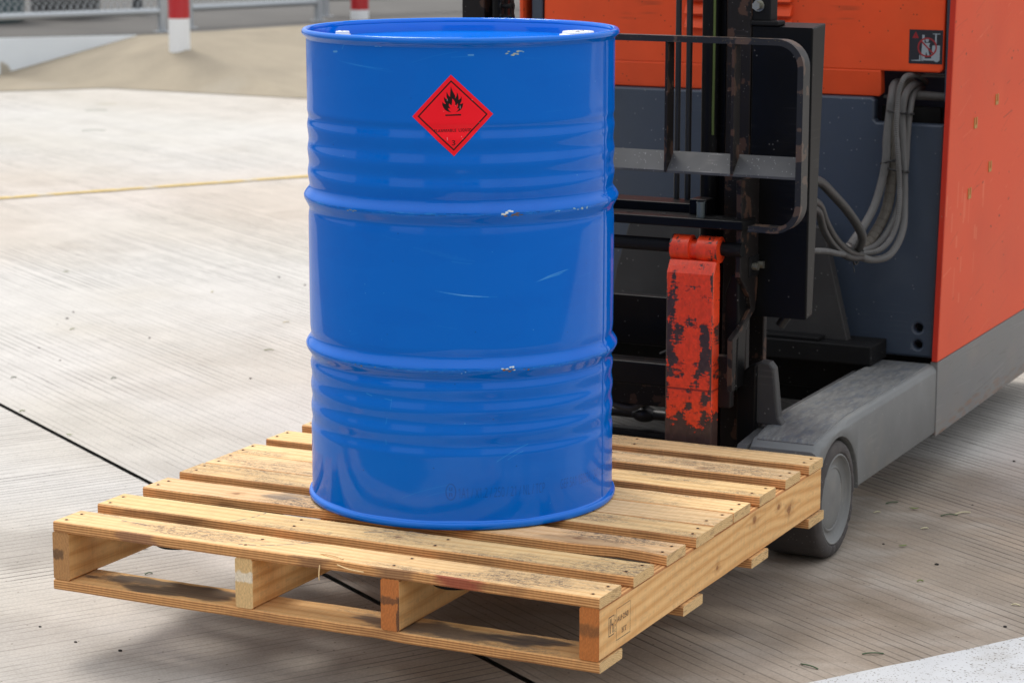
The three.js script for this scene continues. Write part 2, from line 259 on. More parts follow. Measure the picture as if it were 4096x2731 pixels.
// atlas rows: 0..112 face, 120..184 edge, 192..255 end grain
function boardTex(seed, len, wid, o = {}) {
  const knots = o.knots || [], s = seed * 13.7, tone = o.tone ?? 1, tint = o.tint || [1, 1, 1];
  const t = dataTex(BW, BH, (i, j) => {
    const x = (i / BW - 0.5) * len;
    if (j < 116) {
      let y = (j / 112 - 0.5) * wid, pull = 0, kd = 0;
      for (const [kx, ky, kr] of knots) { const dx = (x - kx) / 2.2, dy = y - ky, d = Math.hypot(dx, dy); pull += (dy > 0 ? 1 : -1) * kr * Math.exp(-(d * d) / (kr * kr * 3)); { const q = Math.hypot((x - kx) / 1.35, dy) * (1 + 0.5 * (noise(x * 150 + s, y * 150) - 0.5)); kd = Math.max(kd, sst(kr, kr * 0.35, q) * (0.55 + 0.45 * Math.sin(q / kr * 14) ** 2), 0.35 * sst(kr * 2.2, kr * 0.8, q) * fbm(x * 60, y * 90 + s, 2)); } }
      const yy = y - pull * 0.9;
      const warp = fbm(x * 1.3 + s, yy * 5 + s, 3) * 0.05 + (o.cathedral || 0) * x * x * (yy > 0 ? 1 : 1);
      const ring = 0.5 + 0.5 * Math.sin((yy * 0.8 + warp) * (o.freq ?? 420) + noise(x * 3 + s, yy * 30) * 2);
      const fib = fbm(x * 9 + s, yy * 420, 3), saw = noise(x * 520 + s, y * 34);
      let c = mixc(WOODF[0], WOODF[1], (o.ringAmp ?? 0.28) * ring + 0.55 * fib);
      c = mixc(c, WOODF[2], 0.5 * sst(0.6, 0.95, ring) * fib);
      c = c.map((b, q) => b * tint[q] * (0.97 + 0.05 * saw) * tone * (0.95 + 0.1 * fbm(x * 2 + s, y * 8 + 3, 2)));
      { const ro = sst(0.55, 0.75, fbm(x * 70 + s, y * 230, 3)); c = mixc(c, [196, 158, 108], 0.35 * ro); }
      c = mixc(c, [118, 70, 34], kd * (0.75 + 0.25 * noise(x * 200, y * 200)));
      const dz = (o.dirt ?? 0.5) * sst(0.46, 0.72, fbm(x * 4.5 + s * 2, y * 16 + s, 4)), sp = sst(0.38, 0.8, noise(x * 110 + s, y * 520) * 0.55 + noise(x * 500, y * 420 + s) * 0.45);
      c = mixc(c, [112, 94, 74], Math.min(1, dz * 1.25 * (0.15 + 0.85 * sp)));
      if (o.stains) for (const [cx, cy, rx, ry, a, col] of o.stains) { const q = ((x - cx) / rx) ** 2 + ((y - cy) / ry) ** 2 + (fbm(x * 14 + s, y * 40, 4) - 0.5) * 2.4; if (q < 1) c = mixc(c, col, a * sst(1, 0.35, q) * (0.7 + 0.3 * fib)); }
      if (o.pen) for (const f of o.pen) { const d = f(x, y); if (d < 0.0022) c = mixc(c, [70, 74, 84], 0.75 * sst(0.0022, 0.0008, d) * sst(0.2, 0.5, noise(x * 160, y * 160 + s))); }
      if (o.nails) for (const [nx, ny] of o.nails) { const d = Math.hypot(x - nx, y - ny); if (d < 0.006) c = mixc(c, [150, 96, 52], 0.5 * sst(0.006, 0.003, d)); }
      if (o.stamp) { const m = o.stamp(x, y); if (m) c = mixc(c, [62, 50, 40], m * (0.55 + 0.4 * noise(x * 700, y * 700))); }
      return c;
    }
    if (j < 188) {
      const y = (j - 120) / 64 * 0.02, ln = 0.5 + 0.5 * Math.sin(y * 1420 + 1.3 * noise(x * 1.4 + s, 4.2) + 0.7 * fbm(x * 3 + s, y * 20, 2) + seed);
      const fib = fbm(x * 14 + s, y * 700, 3); let c = mixc(WOODE[0], WOODE[1], 0.66 * sst(0.3, 0.9, ln) + 0.3 * (fib - 0.3));
      const b = sst(0.62, 0.74, fbm(x * 7 + s * 3, y * 30 + s, 4)); c = mixc(c, [110, 74, 44], 0.55 * b * fib * 1.6 * (o.dirt ?? 0.5));
      if (o.edgeStains) for (const [cx, rx, a, col] of o.edgeStains) { const q = Math.abs((x - cx) / rx) + (fbm(x * 30 + s, y * 90, 3) - 0.5) * 1.2; if (q < 1) c = mixc(c, col, a * sst(1, 0.4, q)); }
      return c.map((v) => v * tone * (0.96 + 0.08 * noise(x * 300, y * 60)));
    }
    const a = i / BW, b = (j - 192) / 64, cx = 0.5 + (hash(seed, 4) - 0.5) * 1.2, r = Math.hypot((a - cx) * 1.4, (b + 0.7 + hash(seed, 9)) * 0.7), ln = 0.5 + 0.5 * Math.sin(r * 62 + 2 * noise(a * 9, b * 9 + s));
    let c = mixc(WOODN[0], WOODN[1], 0.55 * ln + 0.3 * noise(a * 80, b * 60 + s));
    if (o.endCol) c = mixc(c, o.endCol, 0.8);
    const nz = fbm(a * 5 + s, b * 5, 4) - 0.5, dd = o.endBand ? o.endBand(a + 0.16 * nz, b + 0.3 * nz) * (0.7 + 0.3 * noise(a * 90, b * 30)) : sst(0.55, 0.75, nz + 0.5); c = mixc(c, o.endStain || [120, 92, 62], (o.endBand ? 0.8 : 0.35) * dd); return c.map((v) => v * (0.9 + 0.2 * noise(a * 30 + s, b * 120)));
  }, true, false);
  return t;
}
function woodMat(tex) { return new THREE.MeshStandardMaterial({ map: tex, bumpMap: asBump(tex), bumpScale: 0.0009, roughness: 0.82 }); }
// a plank along local x: chamfered section swept in rings, edges a little ragged; y = thickness, z = width
function plank(len, th, wid, seed, { n = 9, ch = 0.0022, rag = 0.0012, bow = 0, chips = [] } = {}) {
  const pos = [], uv = [], idx = [], sec = (k, x) => {
    const j = (q) => (hash(seed * 97 + k * 7 + q, Math.round(x * 1000)) - 0.5) * 2 * rag;
    let zf = wid / 2 + j(1), zb = -wid / 2 + j(2); const b = bow * (1 - (2 * x / len) ** 2) + j(3) * 0.4;
    for (const [cx, rx, d, side] of chips) { const f = Math.max(0, 1 - Math.abs(x - cx) / rx); if (side > 0) zf -= d * f; else zb += d * f; }
    const t = th / 2;
    return [[t + b, zb + ch], [t + b, zf - ch], [t - ch + b, zf], [-t + ch + b, zf], [-t + b, zf - ch], [-t + b, zb + ch], [-t + ch + b, zb], [t - ch + b, zb]];
  };
  const FV = (z) => (0.4375 / 2) + (z / wid) * 0.4375 * 0.98, EV = (y) => 120 / 256 + 0.25 * (0.5 + 0.94 * y / th);
  for (let f = 0; f < 8; f++) {                    // each long strip has its own vertices: flat shading and own atlas rows
    const s0 = pos.length / 3, edge = f === 1 || f === 2 || f === 3 || f === 5 || f === 6 || f === 7;
    for (let k = 0; k <= n; k++) { const x = len * (k / n - 0.5), s = sec(k, x); for (const q of [f, (f + 1) % 8]) { pos.push(x, s[q][0], s[q][1]); uv.push(k / n, edge ? EV(Math.max(-th / 2, Math.min(th / 2, s[q][0]))) : FV(s[q][1])); } }
    for (let k = 0; k < n; k++) { const a = s0 + 2 * k; idx.push(a, a + 1, a + 2, a + 1, a + 3, a + 2); }
  }
  for (const e of [0, 1]) { const x = len * (e - 0.5), s = sec(e ? n : 0, x), s0 = pos.length / 3; for (const [y, z] of s) { pos.push(x, y, z); uv.push(0.02 + 0.96 * (z / wid + 0.5), 0.76 + 0.22 * (y / th + 0.5)); } for (let q = 1; q < 7; q++) e ? idx.push(s0, s0 + q + 1, s0 + q) : idx.push(s0, s0 + q, s0 + q + 1); }
  const g0 = new THREE.BufferGeometry(); g0.setAttribute('position', new THREE.Float32BufferAttribute(pos, 3)); g0.setAttribute('uv', new THREE.Float32BufferAttribute(uv, 2)); g0.setIndex(idx);
  const g = g0.toNonIndexed(); g.computeVertexNormals(); return g;
}
const PT = 0.258, TH = 0.019, XL = -0.5702, XR = 0.5262, LEN = XR - XL, XC = (XL + XR) / 2;
const strX = [[-0.5735, -0.5375], [-0.180, -0.144], [0.114, 0.150], [0.4885, 0.5245]];
const nailDark = new THREE.MeshStandardMaterial({ color: 0x4a3527, roughness: 0.6, metalness: 0.5 });
const pallet = thing('wooden_pallet', 'pale pine pallet with slatted deck raised on the forks under the blue drum', 'pallet', [0, 0, 0]);
const tops = [[0.5274, 0.089], [0.3889, 0.089], [0.2427, 0.088], [0.1114, 0.0855], [0.0240, 0.0985], [-0.0765, 0.088], [-0.2104, 0.087], [-0.3546, 0.086], [-0.4862, 0.0842]];
const ring = (cx, cz, r) => (z0) => (x, y) => Math.abs(Math.hypot(x + XC - cx, z0 + y - cz) - r);
const mark = ring(0.05, 0.02, 0.42);             // pencilled arc across the front boards, traced round a drum
tops.forEach(([zf, w], i) => {
  const zc = zf - w / 2, knots = [];
  for (let k = 0; k < (i % 3 ? 1 : 0); k++) knots.push([(rnd() - 0.5) * 1.0, (rnd() - 0.5) * w * 0.6, 0.004 + rnd() * 0.005]);
  if (i === 2) knots.push([0.36, 0.006, 0.009], [-0.36, 0.006, 0.009]);
  const nails = []; for (const [a, b] of strX) for (const q of [-0.26, 0.24]) nails.push([(a + b) / 2 - XC + (rnd() - 0.5) * 0.014, w * q + (rnd() - 0.5) * 0.012]);
  const o = { knots, nails, dirt: [0.75, 0.7, 0.8, 0.6, 0.5, 0.55, 0.6, 0.7, 0.6][i], freq: 300 + 160 * rnd(), tone: 0.95 + 0.09 * rnd(), tint: [1, 0.975 + 0.03 * rnd(), 0.95 + 0.08 * rnd()] };
  if (i === 0) { o.pen = [(x, y) => Math.abs(Math.hypot(x + 0.20, (y + 0.16) * 1.0) - 0.19) + (x < -0.16 ? 1 : 0) + (x > 0.02 ? 1 : 0), (x, y) => Math.abs(y - 0.1 * (x + 0.27)) + (x < -0.44 || x > -0.38 ? 1 : 0)]; o.edgeStains = [[-0.36, 0.06, 0.5, [120, 84, 70]], [0.0, 0.05, 0.45, [96, 66, 46]], [0.29, 0.07, 0.75, [150, 66, 48]], [0.16, 0.05, 0.5, [110, 80, 60]]]; }
  if (i === 1) o.pen = [(x, y) => Math.abs(Math.hypot(x + 0.40, y + 0.05) - 0.17) + (x < -0.27 || x > -0.2 ? 1 : 0), (x, y) => Math.abs(Math.hypot(x + 0.06, y + 0.13) - 0.14) + (x < 0.0 || x > 0.07 ? 1 : 0)];
  if (i === 2) o.stains = [[-0.26, -0.02, 0.05, 0.03, 0.6, [92, 86, 82]], [0.40, 0.02, 0.12, 0.03, 0.4, [120, 96, 70]]];
  const chips = i === 2 ? [[0.46, 0.09, 0.016, 1], [-0.1, 0.2, 0.012, 1]] : i === 0 ? [[0.05, 0.06, 0.005, 1], [0.2, 0.08, 0.004, 1]] : [];
  const b = part('deck_board', plank(LEN + (hash(i, 5) - 0.5) * 0.006, TH, w, i + 3, { n: 22, chips, rag: 0.0009 }), woodMat(boardTex(i + 3, LEN, w, o)), pallet);
  b.position.set(XC, PT - TH / 2 + (i === 2 ? -0.0006 : 0), zc); b.rotation.y = (hash(i, 8) - 0.5) * 0.004; b.rotation.x = (hash(i, 2) - 0.5) * 0.006;
  part('nail_heads', merged(nails.map(([nx, ny]) => { const g = new THREE.CylinderGeometry(0.0026, 0.0026, 0.0012, 8); g.translate(nx, TH / 2 + 0.0003, ny); return g; })), nailDark, b).userData.kind = 'stuff';
});
const SB = 0.1475, ST = PT - TH - 0.0006;
strX.forEach(([a, b], i) => {
  const w = ST - SB, len = 1.094, o = { knots: [[-0.2, 0.01, 0.008]], dirt: 0.10, tone: 0.97, freq: 300, cathedral: 0.02, tint: [1, 0.95, 0.86], endCol: [[168, 118, 70], [214, 178, 124], [178, 94, 36], [180, 96, 36]][i], endBand: [(a, b) => sst(0.40, 0.46, a) * sst(0.66, 0.58, a) * sst(0.62, 0.5, b), (a, b) => sst(0.50, 0.55, a) * sst(0.76, 0.70, a), (a, b) => Math.max(sst(0.78, 0.86, b) * sst(0.75, 0.65, a), 0.75 * sst(0.50, 0.54, a) * sst(0.66, 0.62, a)), (a, b) => 0.8 * sst(0.42, 0.5, a) * sst(0.72, 0.62, a)][i], endStain: [[90, 66, 46], [232, 226, 214], [66, 48, 36], [104, 70, 40]][i] };
  o.ringAmp = 0.55;
  if (i === 3) {
    o.ringAmp = 0.75; o.knots = [[-0.17, 0.024, 0.011], [0.02, -0.02, 0.007], [-0.36, 0.0, 0.014], [-0.30, 0.018, 0.009]]; o.freq = 330; o.cathedral = 0.028; o.dirt = 0.08;
    const SW = 512, SHH = 384, c = document.createElement('canvas'); c.width = SW; c.height = SHH; const x = c.getContext('2d');
    x.strokeStyle = '#fff'; x.fillStyle = '#fff'; x.lineWidth = 7; x.strokeRect(190, 30, 300, 320); x.beginPath(); x.moveTo(190, 30); x.lineTo(190, 350); x.stroke();
    x.font = 'bold 78px sans-serif'; x.save(); x.translate(200, 170); x.scale(0.98, 1); x.fillText('AU·250', 0, 0); x.restore(); x.font = 'bold 76px serif'; x.fillText('HT', 300, 305);
    x.lineWidth = 10; x.strokeRect(22, 70, 110, 190); x.fillRect(44, 90, 18, 150); x.fillRect(70, 150, 50, 14); x.fillRect(100, 150, 18, 90); x.fillRect(70, 90, 12, 60); x.font = 'bold 44px serif'; ['I', 'P', 'P', 'C'].forEach((ch, k) => x.fillText(ch, 146, 108 + k * 48));
    const px = x.getImageData(0, 0, SW, SHH).data;
    // stamp area: local x runs along world -z .. here from z 0.515 down to 0.418
    o.stamp = (lx, ly) => { const zz = lx, u = (0.512 - zz) / 0.096, v = (0.031 - ly) / 0.064; if (u < 0 || u > 1 || v < 0 || v > 1) return 0; return px[((Math.min(SHH - 1, v * SHH | 0)) * SW + Math.min(SW - 1, u * SW | 0)) * 4 + 3] / 255; };
  }
  const g = plank(len, b - a, w, 40 + i, { n: 10, ch: 0.003, rag: 0.0007 });
  // local x -> world z, local y (thickness) -> world x, local z (width) -> world y
  g.applyMatrix4(new THREE.Matrix4().makeBasis(V(0, 0, 1), V(1, 0, 0), V(0, 1, 0)));
  const m = part('stringer', g, woodMat(boardTex(40 + i, len, w, o)), pallet); m.position.set((a + b) / 2, (ST + SB) / 2, (0.525 + -0.569) / 2);
});
[[0.5255, 0.093], [0.172, 0.090], [-0.165, 0.090], [-0.487, 0.092]].forEach(([zf, w], i) => {
  const o = { knots: [[0.3, 0, 0.007]], dirt: 0.5, tone: 0.94, freq: 330, tint: [1, 0.95, 0.86] };
  if (i === 0) o.stains = [[-0.33, 0.0, 0.17, 0.045, 0.9, [72, 62, 54]], [0.26, 0.005, 0.22, 0.04, 0.85, [86, 74, 66]], [0.38, -0.01, 0.1, 0.035, 0.8, [66, 58, 52]]];
  const b = part('bottom_board', plank(LEN + 0.002, 0.0185, w, 60 + i, { n: 18, rag: 0.0012, chips: i === 0 ? [[0.1, 0.06, 0.006, 1]] : [] }), woodMat(boardTex(60 + i, LEN, w, o)), pallet);
  b.position.set(XC + (i ? 0.002 : -0.002), SB - 0.0185 / 2 - 0.0006, zf - w / 2);
});
const woodSplint = new THREE.MeshStandardMaterial({ color: 0xe2c08c, roughness: 0.8 });
{ // splinters standing off the front board
  const g = [[[0.03, 0.252, 0.527], [0.055, 0.249, 0.533], [0.085, 0.247, 0.532]], [[-0.005, 0.247, 0.527], [-0.004, 0.232, 0.532], [-0.003, 0.222, 0.533]], [[-0.02, 0.2585, 0.50], [0.01, 0.262, 0.51], [0.035, 0.2595, 0.515]]].map((p) => tube(p, 0.0011, 8, 5));
  g.forEach((q) => part('splinter', q, woodSplint, pallet));
}

// ------------------------------------------------------------------ steel drum
const DY = PT + 0.0008, DH = 0.883, RB = 0.2857;
const prof = [[0.012, RB], [0.09, RB]];
{ // corrugations: [height, offset in mm]
  const k = [[0.105, 0], [0.125, 0.2], [0.135, 0.4], [0.152, -1.8], [0.1748, 0.45], [0.1943, -1.9], [0.2162, 0.45], [0.2356, -1.9], [0.2571, 0.5], [0.2715, -2.8], [0.2745, -2.0], [0.2885, 6.2], [0.2925, 7.9], [0.2960, 8.1], [0.2985, 7.3], [0.3120, -1.0], [0.3150, -1.9], [0.321, -1.0], [0.332, 0], [0.42, 0.3], [0.53, 0], [0.543, -0.8], [0.5505, -1.9], [0.5535, -1.0], [0.5675, 6.2], [0.5715, 7.9], [0.5750, 8.1], [0.5775, 7.3], [0.5912, -1.8], [0.5945, -2.8], [0.604, -1.2], [0.6175, 0.5], [0.6363, -1.9], [0.6604, 0.45], [0.6801, -1.9], [0.7051, 0.45], [0.7216, -1.8], [0.734, 0.2], [0.75, 0], [0.862, 0]];
  prof.length = 1; for (const [h, o] of k) prof.push([h, RB + o / 1000]);
}
const profCurve = (() => { // monotone-ish cubic through the profile
  const h = prof.map((p) => p[0]), r = prof.map((p) => p[1]), n = h.length, m = new Array(n).fill(0);
  for (let i = 1; i < n - 1; i++) { const a = (r[i] - r[i - 1]) / (h[i] - h[i - 1]), b = (r[i + 1] - r[i]) / (h[i + 1] - h[i]); m[i] = a * b <= 0 ? 0 : 2 * a * b / (a + b); }
  return (x) => { let i = 0; while (i < n - 2 && x > h[i + 1]) i++; const w = h[i + 1] - h[i], t = (x - h[i]) / w, t2 = t * t, t3 = t2 * t; return (2 * t3 - 3 * t2 + 1) * r[i] + (t3 - 2 * t2 + t) * w * m[i] + (-2 * t3 + 3 * t2) * r[i + 1] + (t3 - t2) * w * m[i + 1]; };
})();
const SEAM = 94 * Math.PI / 180;
function drumR(th, h) {                              // th measured from +z towards +x
  let r = profCurve(h); let d = th - SEAM; d = Math.atan2(Math.sin(d), Math.cos(d));
  const flat = Math.exp(-((d / 0.055) ** 2)); if (r - RB < 0.0015) r = lerp(r, RB - 0.0010, 0.7 * flat);
  r += 0.0010 * sst(-0.004, 0.002, d) * sst(0.10, 0.02, d) - 0.0012 * sst(0.0055, 0.001, Math.abs(d + 0.006)); // lapped weld
  const edge = sst(0.0, 0.1, h) * sst(0.87, 0.8, h);
  r += 0.0011 * (fbm(Math.cos(th) * 2.2 + 7, h * 4 + Math.sin(th) * 2.2 + 3, 3) - 0.5) + 0.0016 * sst(0.14, 0.02, h) * (noise(th * 4.5 + 2, h * 3) - 0.5);
  return r;
}
const DTW = 2048, DTH = 1024;
const drumTex = canvas(DTW, DTH, (x) => {
  const px = (deg) => ((deg + 180) / 360) * DTW, py = (h) => (1 - h / DH) * DTH, pm = DTW / (2 * Math.PI * RB);
  x.fillStyle = '#0069ce'; x.fillRect(0, 0, DTW, DTH);
  for (let i = 0; i < 500; i++) { x.fillStyle = `rgba(${rnd() < 0.5 ? '0,92,184' : '0,114,218'},0.05)`; x.beginPath(); x.ellipse(rnd() * DTW, rnd() * DTH, 20 + rnd() * 90, 8 + rnd() * 40, 0, 0, 7); x.fill(); }
  const scratch = (deg, h, len, tilt, w, a, col = '190,214,245') => { x.strokeStyle = `rgba(${col},${a * 0.7})`; x.lineWidth = w; x.lineCap = 'round'; x.beginPath(); const X = px(deg), Y = py(h), dx = len * pm; x.moveTo(X, Y); x.quadraticCurveTo(X + dx * 0.5, Y + tilt * pm * 0.7, X + dx, Y + tilt * pm); x.stroke(); };
  // long hairline scratches seen at the waist, lower right and shoulder
  for (let k = 0; k < 7; k++) scratch(18 + k * 1.6, 0.437 - k * 0.0014, 0.05 + 0.02 * rnd(), 0.010 - 0.001 * k, 1.1, 0.28);
  for (let k = 0; k < 9; k++) scratch(55 + k * 0.6, 0.447 + k * 0.001, 0.05, -0.010 + 0.002 * rnd(), 1.2, 0.25);
  for (let k = 0; k < 5; k++) scratch(10 + k * 3, 0.512 - 0.004 * k, 0.05, 0.006, 1, 0.16);
  scratch(24, 0.489, 0.035, 0.004, 1.2, 0.25); scratch(40, 0.125, 0.06, -0.028, 1.4, 0.4); scratch(44, 0.127, 0.03, -0.014, 1, 0.5); scratch(5, 0.055, 0.09, -0.03, 1.2, 0.22); scratch(14, 0.06, 0.05, -0.014, 1, 0.2);
  scratch(-2, 0.235, 0.014, 0.002, 1.3, 0.35); scratch(-10, 0.24, 0.012, 0.003, 2, 0.35); scratch(1, 0.236, -0.002, 0.02, 1.2, 0.3); scratch(-1, 0.2, -0.003, 0.012, 1.4, 0.3); scratch(-1.5, 0.16, 0, 0.01, 1.4, 0.3);
  for (let k = 0; k < 6; k++) scratch(-22 + k * 2, 0.835 - k * 0.001, 0.05 + 0.03 * rnd(), 0.006 + 0.004 * rnd(), 1.6, 0.2, '90,160,230');
  scratch(-25, 0.85, 0.01, -0.001, 4, 0.6, '205,215,225'); scratch(-20, 0.856, 0.008, -0.01, 2, 0.3);
  scratch(10, 0.838, 0.08, -0.02, 1.4, 0.14); scratch(24, 0.848, 0.04, -0.002, 1.4, 0.2); scratch(30, 0.852, 0.009, 0, 2.5, 0.7, '220,228,235');
  const chip = (deg, h, s, col, n = 7, sq = 0.4) => { x.fillStyle = col; for (let k = 0; k < n; k++) { const a = px(deg) + (rnd() - 0.5) * s * pm * 2.4, b = py(h) + (rnd() - 0.5) * s * pm * sq * 1.6; x.beginPath(); const m = 6; for (let q = 0; q < m; q++) { const r = s * pm * (0.15 + 0.35 * rnd()); x.lineTo(a + Math.cos(q / m * 6.283) * r, b + Math.sin(q / m * 6.283) * r * sq); } x.fill(); } };
  chip(-3.5, 0.866, 0.013, '#dfe7ee', 9, 0.22); chip(45.5, 0.854, 0.009, '#b9b8a8', 7, 0.5); chip(49, 0.856, 0.009, '#c4c6ba', 4, 0.25);
  chip(43.5, 0.575, 0.010, '#e9e4dc', 7, 0.5); chip(45, 0.571, 0.011, '#8a5a3c', 6, 0.35); chip(49, 0.572, 0.012, '#6d5a52', 4, 0.2); chip(76, 0.571, 0.010, '#c9d0c4', 5, 0.3); chip(72, 0.572, 0.008, '#c9d0c4', 3, 0.3); chip(64, 0.572, 0.008, '#9fc0d8', 3, 0.3); chip(-14, 0.571, 0.010, '#a58f80', 4, 0.3);
  chip(43.8, 0.2955, 0.009, '#eae6df', 5, 0.5); chip(44, 0.2925, 0.010, '#96552c', 6, 0.4); chip(50, 0.292, 0.008, '#9a5328', 4, 0.3); chip(-12, 0.292, 0.007, '#97714f', 3, 0.3); chip(28, 0.291, 0.004, '#d9e2ea', 2, 0.5); chip(-4, 0.292, 0.006, '#97714f', 2, 0.3);
  for (const hh of [0.2945, 0.5735]) for (let k = 0; k < 420; k++) { x.fillStyle = rnd() < 0.5 ? `rgba(150,190,230,${0.06 + 0.18 * rnd()})` : `rgba(10,40,84,${0.08 + 0.2 * rnd()})`; x.fillRect(rnd() * DTW, py(hh + (rnd() - 0.5) * 0.005), 2 + rnd() * rnd() * 40, 0.8 + rnd()); }
  for (let k = 0; k < 90; k++) { x.fillStyle = rnd() < 0.6 ? 'rgba(6,30,70,0.6)' : 'rgba(210,225,240,0.5)'; const r = 0.6 + rnd() * 1.1; x.fillRect(rnd() * DTW, rnd() * DTH, r * 1.6, r); }
  for (let k = 0; k < 22; k++) scratch(-70 + rnd() * 190, 0.05 + rnd() * 0.8, 0.01 + 0.03 * rnd(), (rnd() - 0.5) * 0.02, 1, 0.14);
  // dark print low on the wall
  x.fillStyle = 'rgba(4,48,120,0.42)'; x.strokeStyle = 'rgba(4,48,120,0.42)'; x.lineWidth = 2; const ty = py(0.0595); x.save(); x.translate(px(21.5), ty); x.beginPath(); x.ellipse(10, -13, 10, 17, 0, 0, 7); x.stroke(); x.font = 'bold 15px sans-serif'; x.fillText('u', 5, -15); x.fillText('n', 5, -3);
  x.font = '26px sans-serif'; x.scale(0.53, 1.1); x.fillText('1A1 / X1.2 / 250 / 21 / NL / TCP', 46, 0); x.fillText('GEF SA1 150506 / 247 / 3320 4000001', 46 + 432, 0); x.restore();
});
const blue = new THREE.MeshPhysicalMaterial({ map: drumTex, roughness: 0.6, clearcoat: 0.6, clearcoatRoughness: 0.08, specularIntensity: 0.0 });
const bluePlain = new THREE.MeshPhysicalMaterial({ color: 0x006dd4, roughness: 0.6, clearcoat: 0.7, clearcoatRoughness: 0.08, specularIntensity: 0.0 });
const drum = thing('steel_drum', 'glossy blue ribbed steel drum with red flammable diamond standing on the pallet', 'drum', [0, DY, 0]);
{
  const ths = []; for (let i = 0; i < 288; i++) { const t = -Math.PI + 2 * Math.PI * i / 288; if (Math.abs(t - SEAM) > 0.11) ths.push(t); else if (Math.abs(t - SEAM) <= 0.011) for (let q = -44; q <= 44; q++) ths.push(SEAM + q * 0.0024); } ths.push(Math.PI); ths.sort((a, b) => a - b); const NT = ths.length - 1, hs = []; for (let h = 0.010; h < 0.8655; h += (h > 0.1 && h < 0.34) || (h > 0.53 && h < 0.76) ? 0.0028 : 0.008) hs.push(h); hs.push(0.868);
  const pos = [], uv = [], idx = []; for (const h of hs) for (let i = 0; i <= NT; i++) { const th = ths[i], r = drumR(i === NT ? -Math.PI : th, h); pos.push(r * Math.sin(th), h, r * Math.cos(th)); uv.push((th + Math.PI) / (2 * Math.PI), h / DH); }
  for (let j = 0; j < hs.length - 1; j++) for (let i = 0; i < NT; i++) { const a = j * (NT + 1) + i, b = a + NT + 1; idx.push(a, a + 1, b, a + 1, b + 1, b); }
  const g = new THREE.BufferGeometry(); g.setAttribute('position', new THREE.Float32BufferAttribute(pos, 3)); g.setAttribute('uv', new THREE.Float32BufferAttribute(uv, 2)); g.setIndex(idx); g.computeVertexNormals();
  { const n = g.attributes.normal; for (let j = 0; j < hs.length; j++) { const a = j * (NT + 1), b = a + NT; const v = V(n.getX(a) + n.getX(b), n.getY(a) + n.getY(b), n.getZ(a) + n.getZ(b)).normalize(); n.setXYZ(a, v.x, v.y, v.z); n.setXYZ(b, v.x, v.y, v.z); } }
  const wall = part('wall', g, blue, drum);
  const lathe = (pts, seg = 160) => new THREE.LatheGeometry(pts.map(([r, y]) => new THREE.Vector2(r, y)), seg);
  const chime = (y, s) => { const p = []; for (let k = 0; k <= 18; k++) { const a = -0.6 + k / 18 * Math.PI * 1.35; p.push([0.2882 + 0.0056 * Math.cos(a), y + s * (0.0068 * Math.sin(a))]); } return p; };
  part('top_chime', lathe([[RB - 0.001, 0.862], [0.2868, 0.8665], ...chime(0.8755, 1), [0.2808, 0.874], [0.2795, 0.862], [0.2788, 0.8565]]), bluePlain, drum);
  part('bottom_chime', lathe([[0.278, 0.012], [0.281, 0.001], ...[...Array(15)].map((_, k) => { const a = -1.5 + k / 14 * 3.0; return [0.2870 + 0.0052 * Math.cos(a), 0.0072 + 0.0070 * Math.sin(a)]; }), [RB - 0.0005, 0.0165], [RB - 0.002, 0.02]]), bluePlain, drum);
  const lid = part('lid', lathe([[0, 0.8605], [0.19, 0.8600], [0.225, 0.8600], [0.235, 0.8585], [0.243, 0.8570], [0.262, 0.8565], [0.2795, 0.8575]]), bluePlain, drum);
  part('base', lathe([[0.279, 0.016], [0, 0.016]]), bluePlain, drum);
  const white = new THREE.MeshPhysicalMaterial({ color: 0xe4e6e6, roughness: 0.35, clearcoat: 0.4 }), steel = new THREE.MeshStandardMaterial({ color: 0xb9bcbd, metalness: 0.9, roughness: 0.3 });
  const plug = (x, z, r, nm) => {
    const b = part('bung_plug', lathe([[0, 0.0098], [r * 0.62, 0.0098], [r * 0.70, 0.0115], [r * 0.86, 0.0115], [r * 0.9, 0.0098], [r * 0.9, 0.0066], [r * 1.05, 0.006], [r * 1.08, 0.001], [r * 1.18, 0]], 48), white, lid); b.position.set(x, 0.8598, z);
    const c = merged([box(-r * 0.62, r * 0.62, 0.009, 0.0118, -0.003, 0.003, 0.001), box(-0.003, 0.003, 0.009, 0.0118, -r * 0.62, r * 0.62, 0.001)]); const cr = part('plug_ridge', c, steel, b); return b;
  };
  plug(0.172, -0.146, 0.0335); plug(-0.222, 0.052, 0.0145);
  // hazard diamond, following the ribs
  const st = canvas(1024, 1024, (x, w) => {
    const C = w / 2; x.fillStyle = '#ff1024'; x.fillRect(0, 0, w, w);
    x.strokeStyle = '#26090b'; x.lineWidth = 17; const k = 432; x.beginPath(); x.moveTo(C, C - k); x.lineTo(C + k, C); x.lineTo(C, C + k); x.lineTo(C - k, C); x.closePath(); x.stroke();
    // flame traced from the sign: points in the 1024 box
    const q = (px_, py_) => [C + (px_ - 0) * 1, C + py_ * 1];
    x.fillStyle = '#1d0a0b';
    const M = (a, b) => x.moveTo(...q(a, b)), Q = (a, b, c, d) => x.quadraticCurveTo(...q(a, b), ...q(c, d));
    x.beginPath(); M(-14, -42); Q(-105, -55, -122, -145); Q(-118, -160, -124, -168 + -14);
    Q(-112, -155, -74, -145); Q(-104, -190, -96, -244); Q(-84, -208, -54, -208); Q(-72, -250, -58, -300); Q(-50, -262, -22, -236); Q(-16, -290, -6, -368); Q(10, -310, 40, -258);
    Q(48, -240, 40, -214); Q(72, -246, 66, -292); Q(92, -250, 84, -196); Q(112, -206, 120, -236); Q(134, -190, 100, -140); Q(118, -142, 140, -152); Q(136, -62, 46, -42);
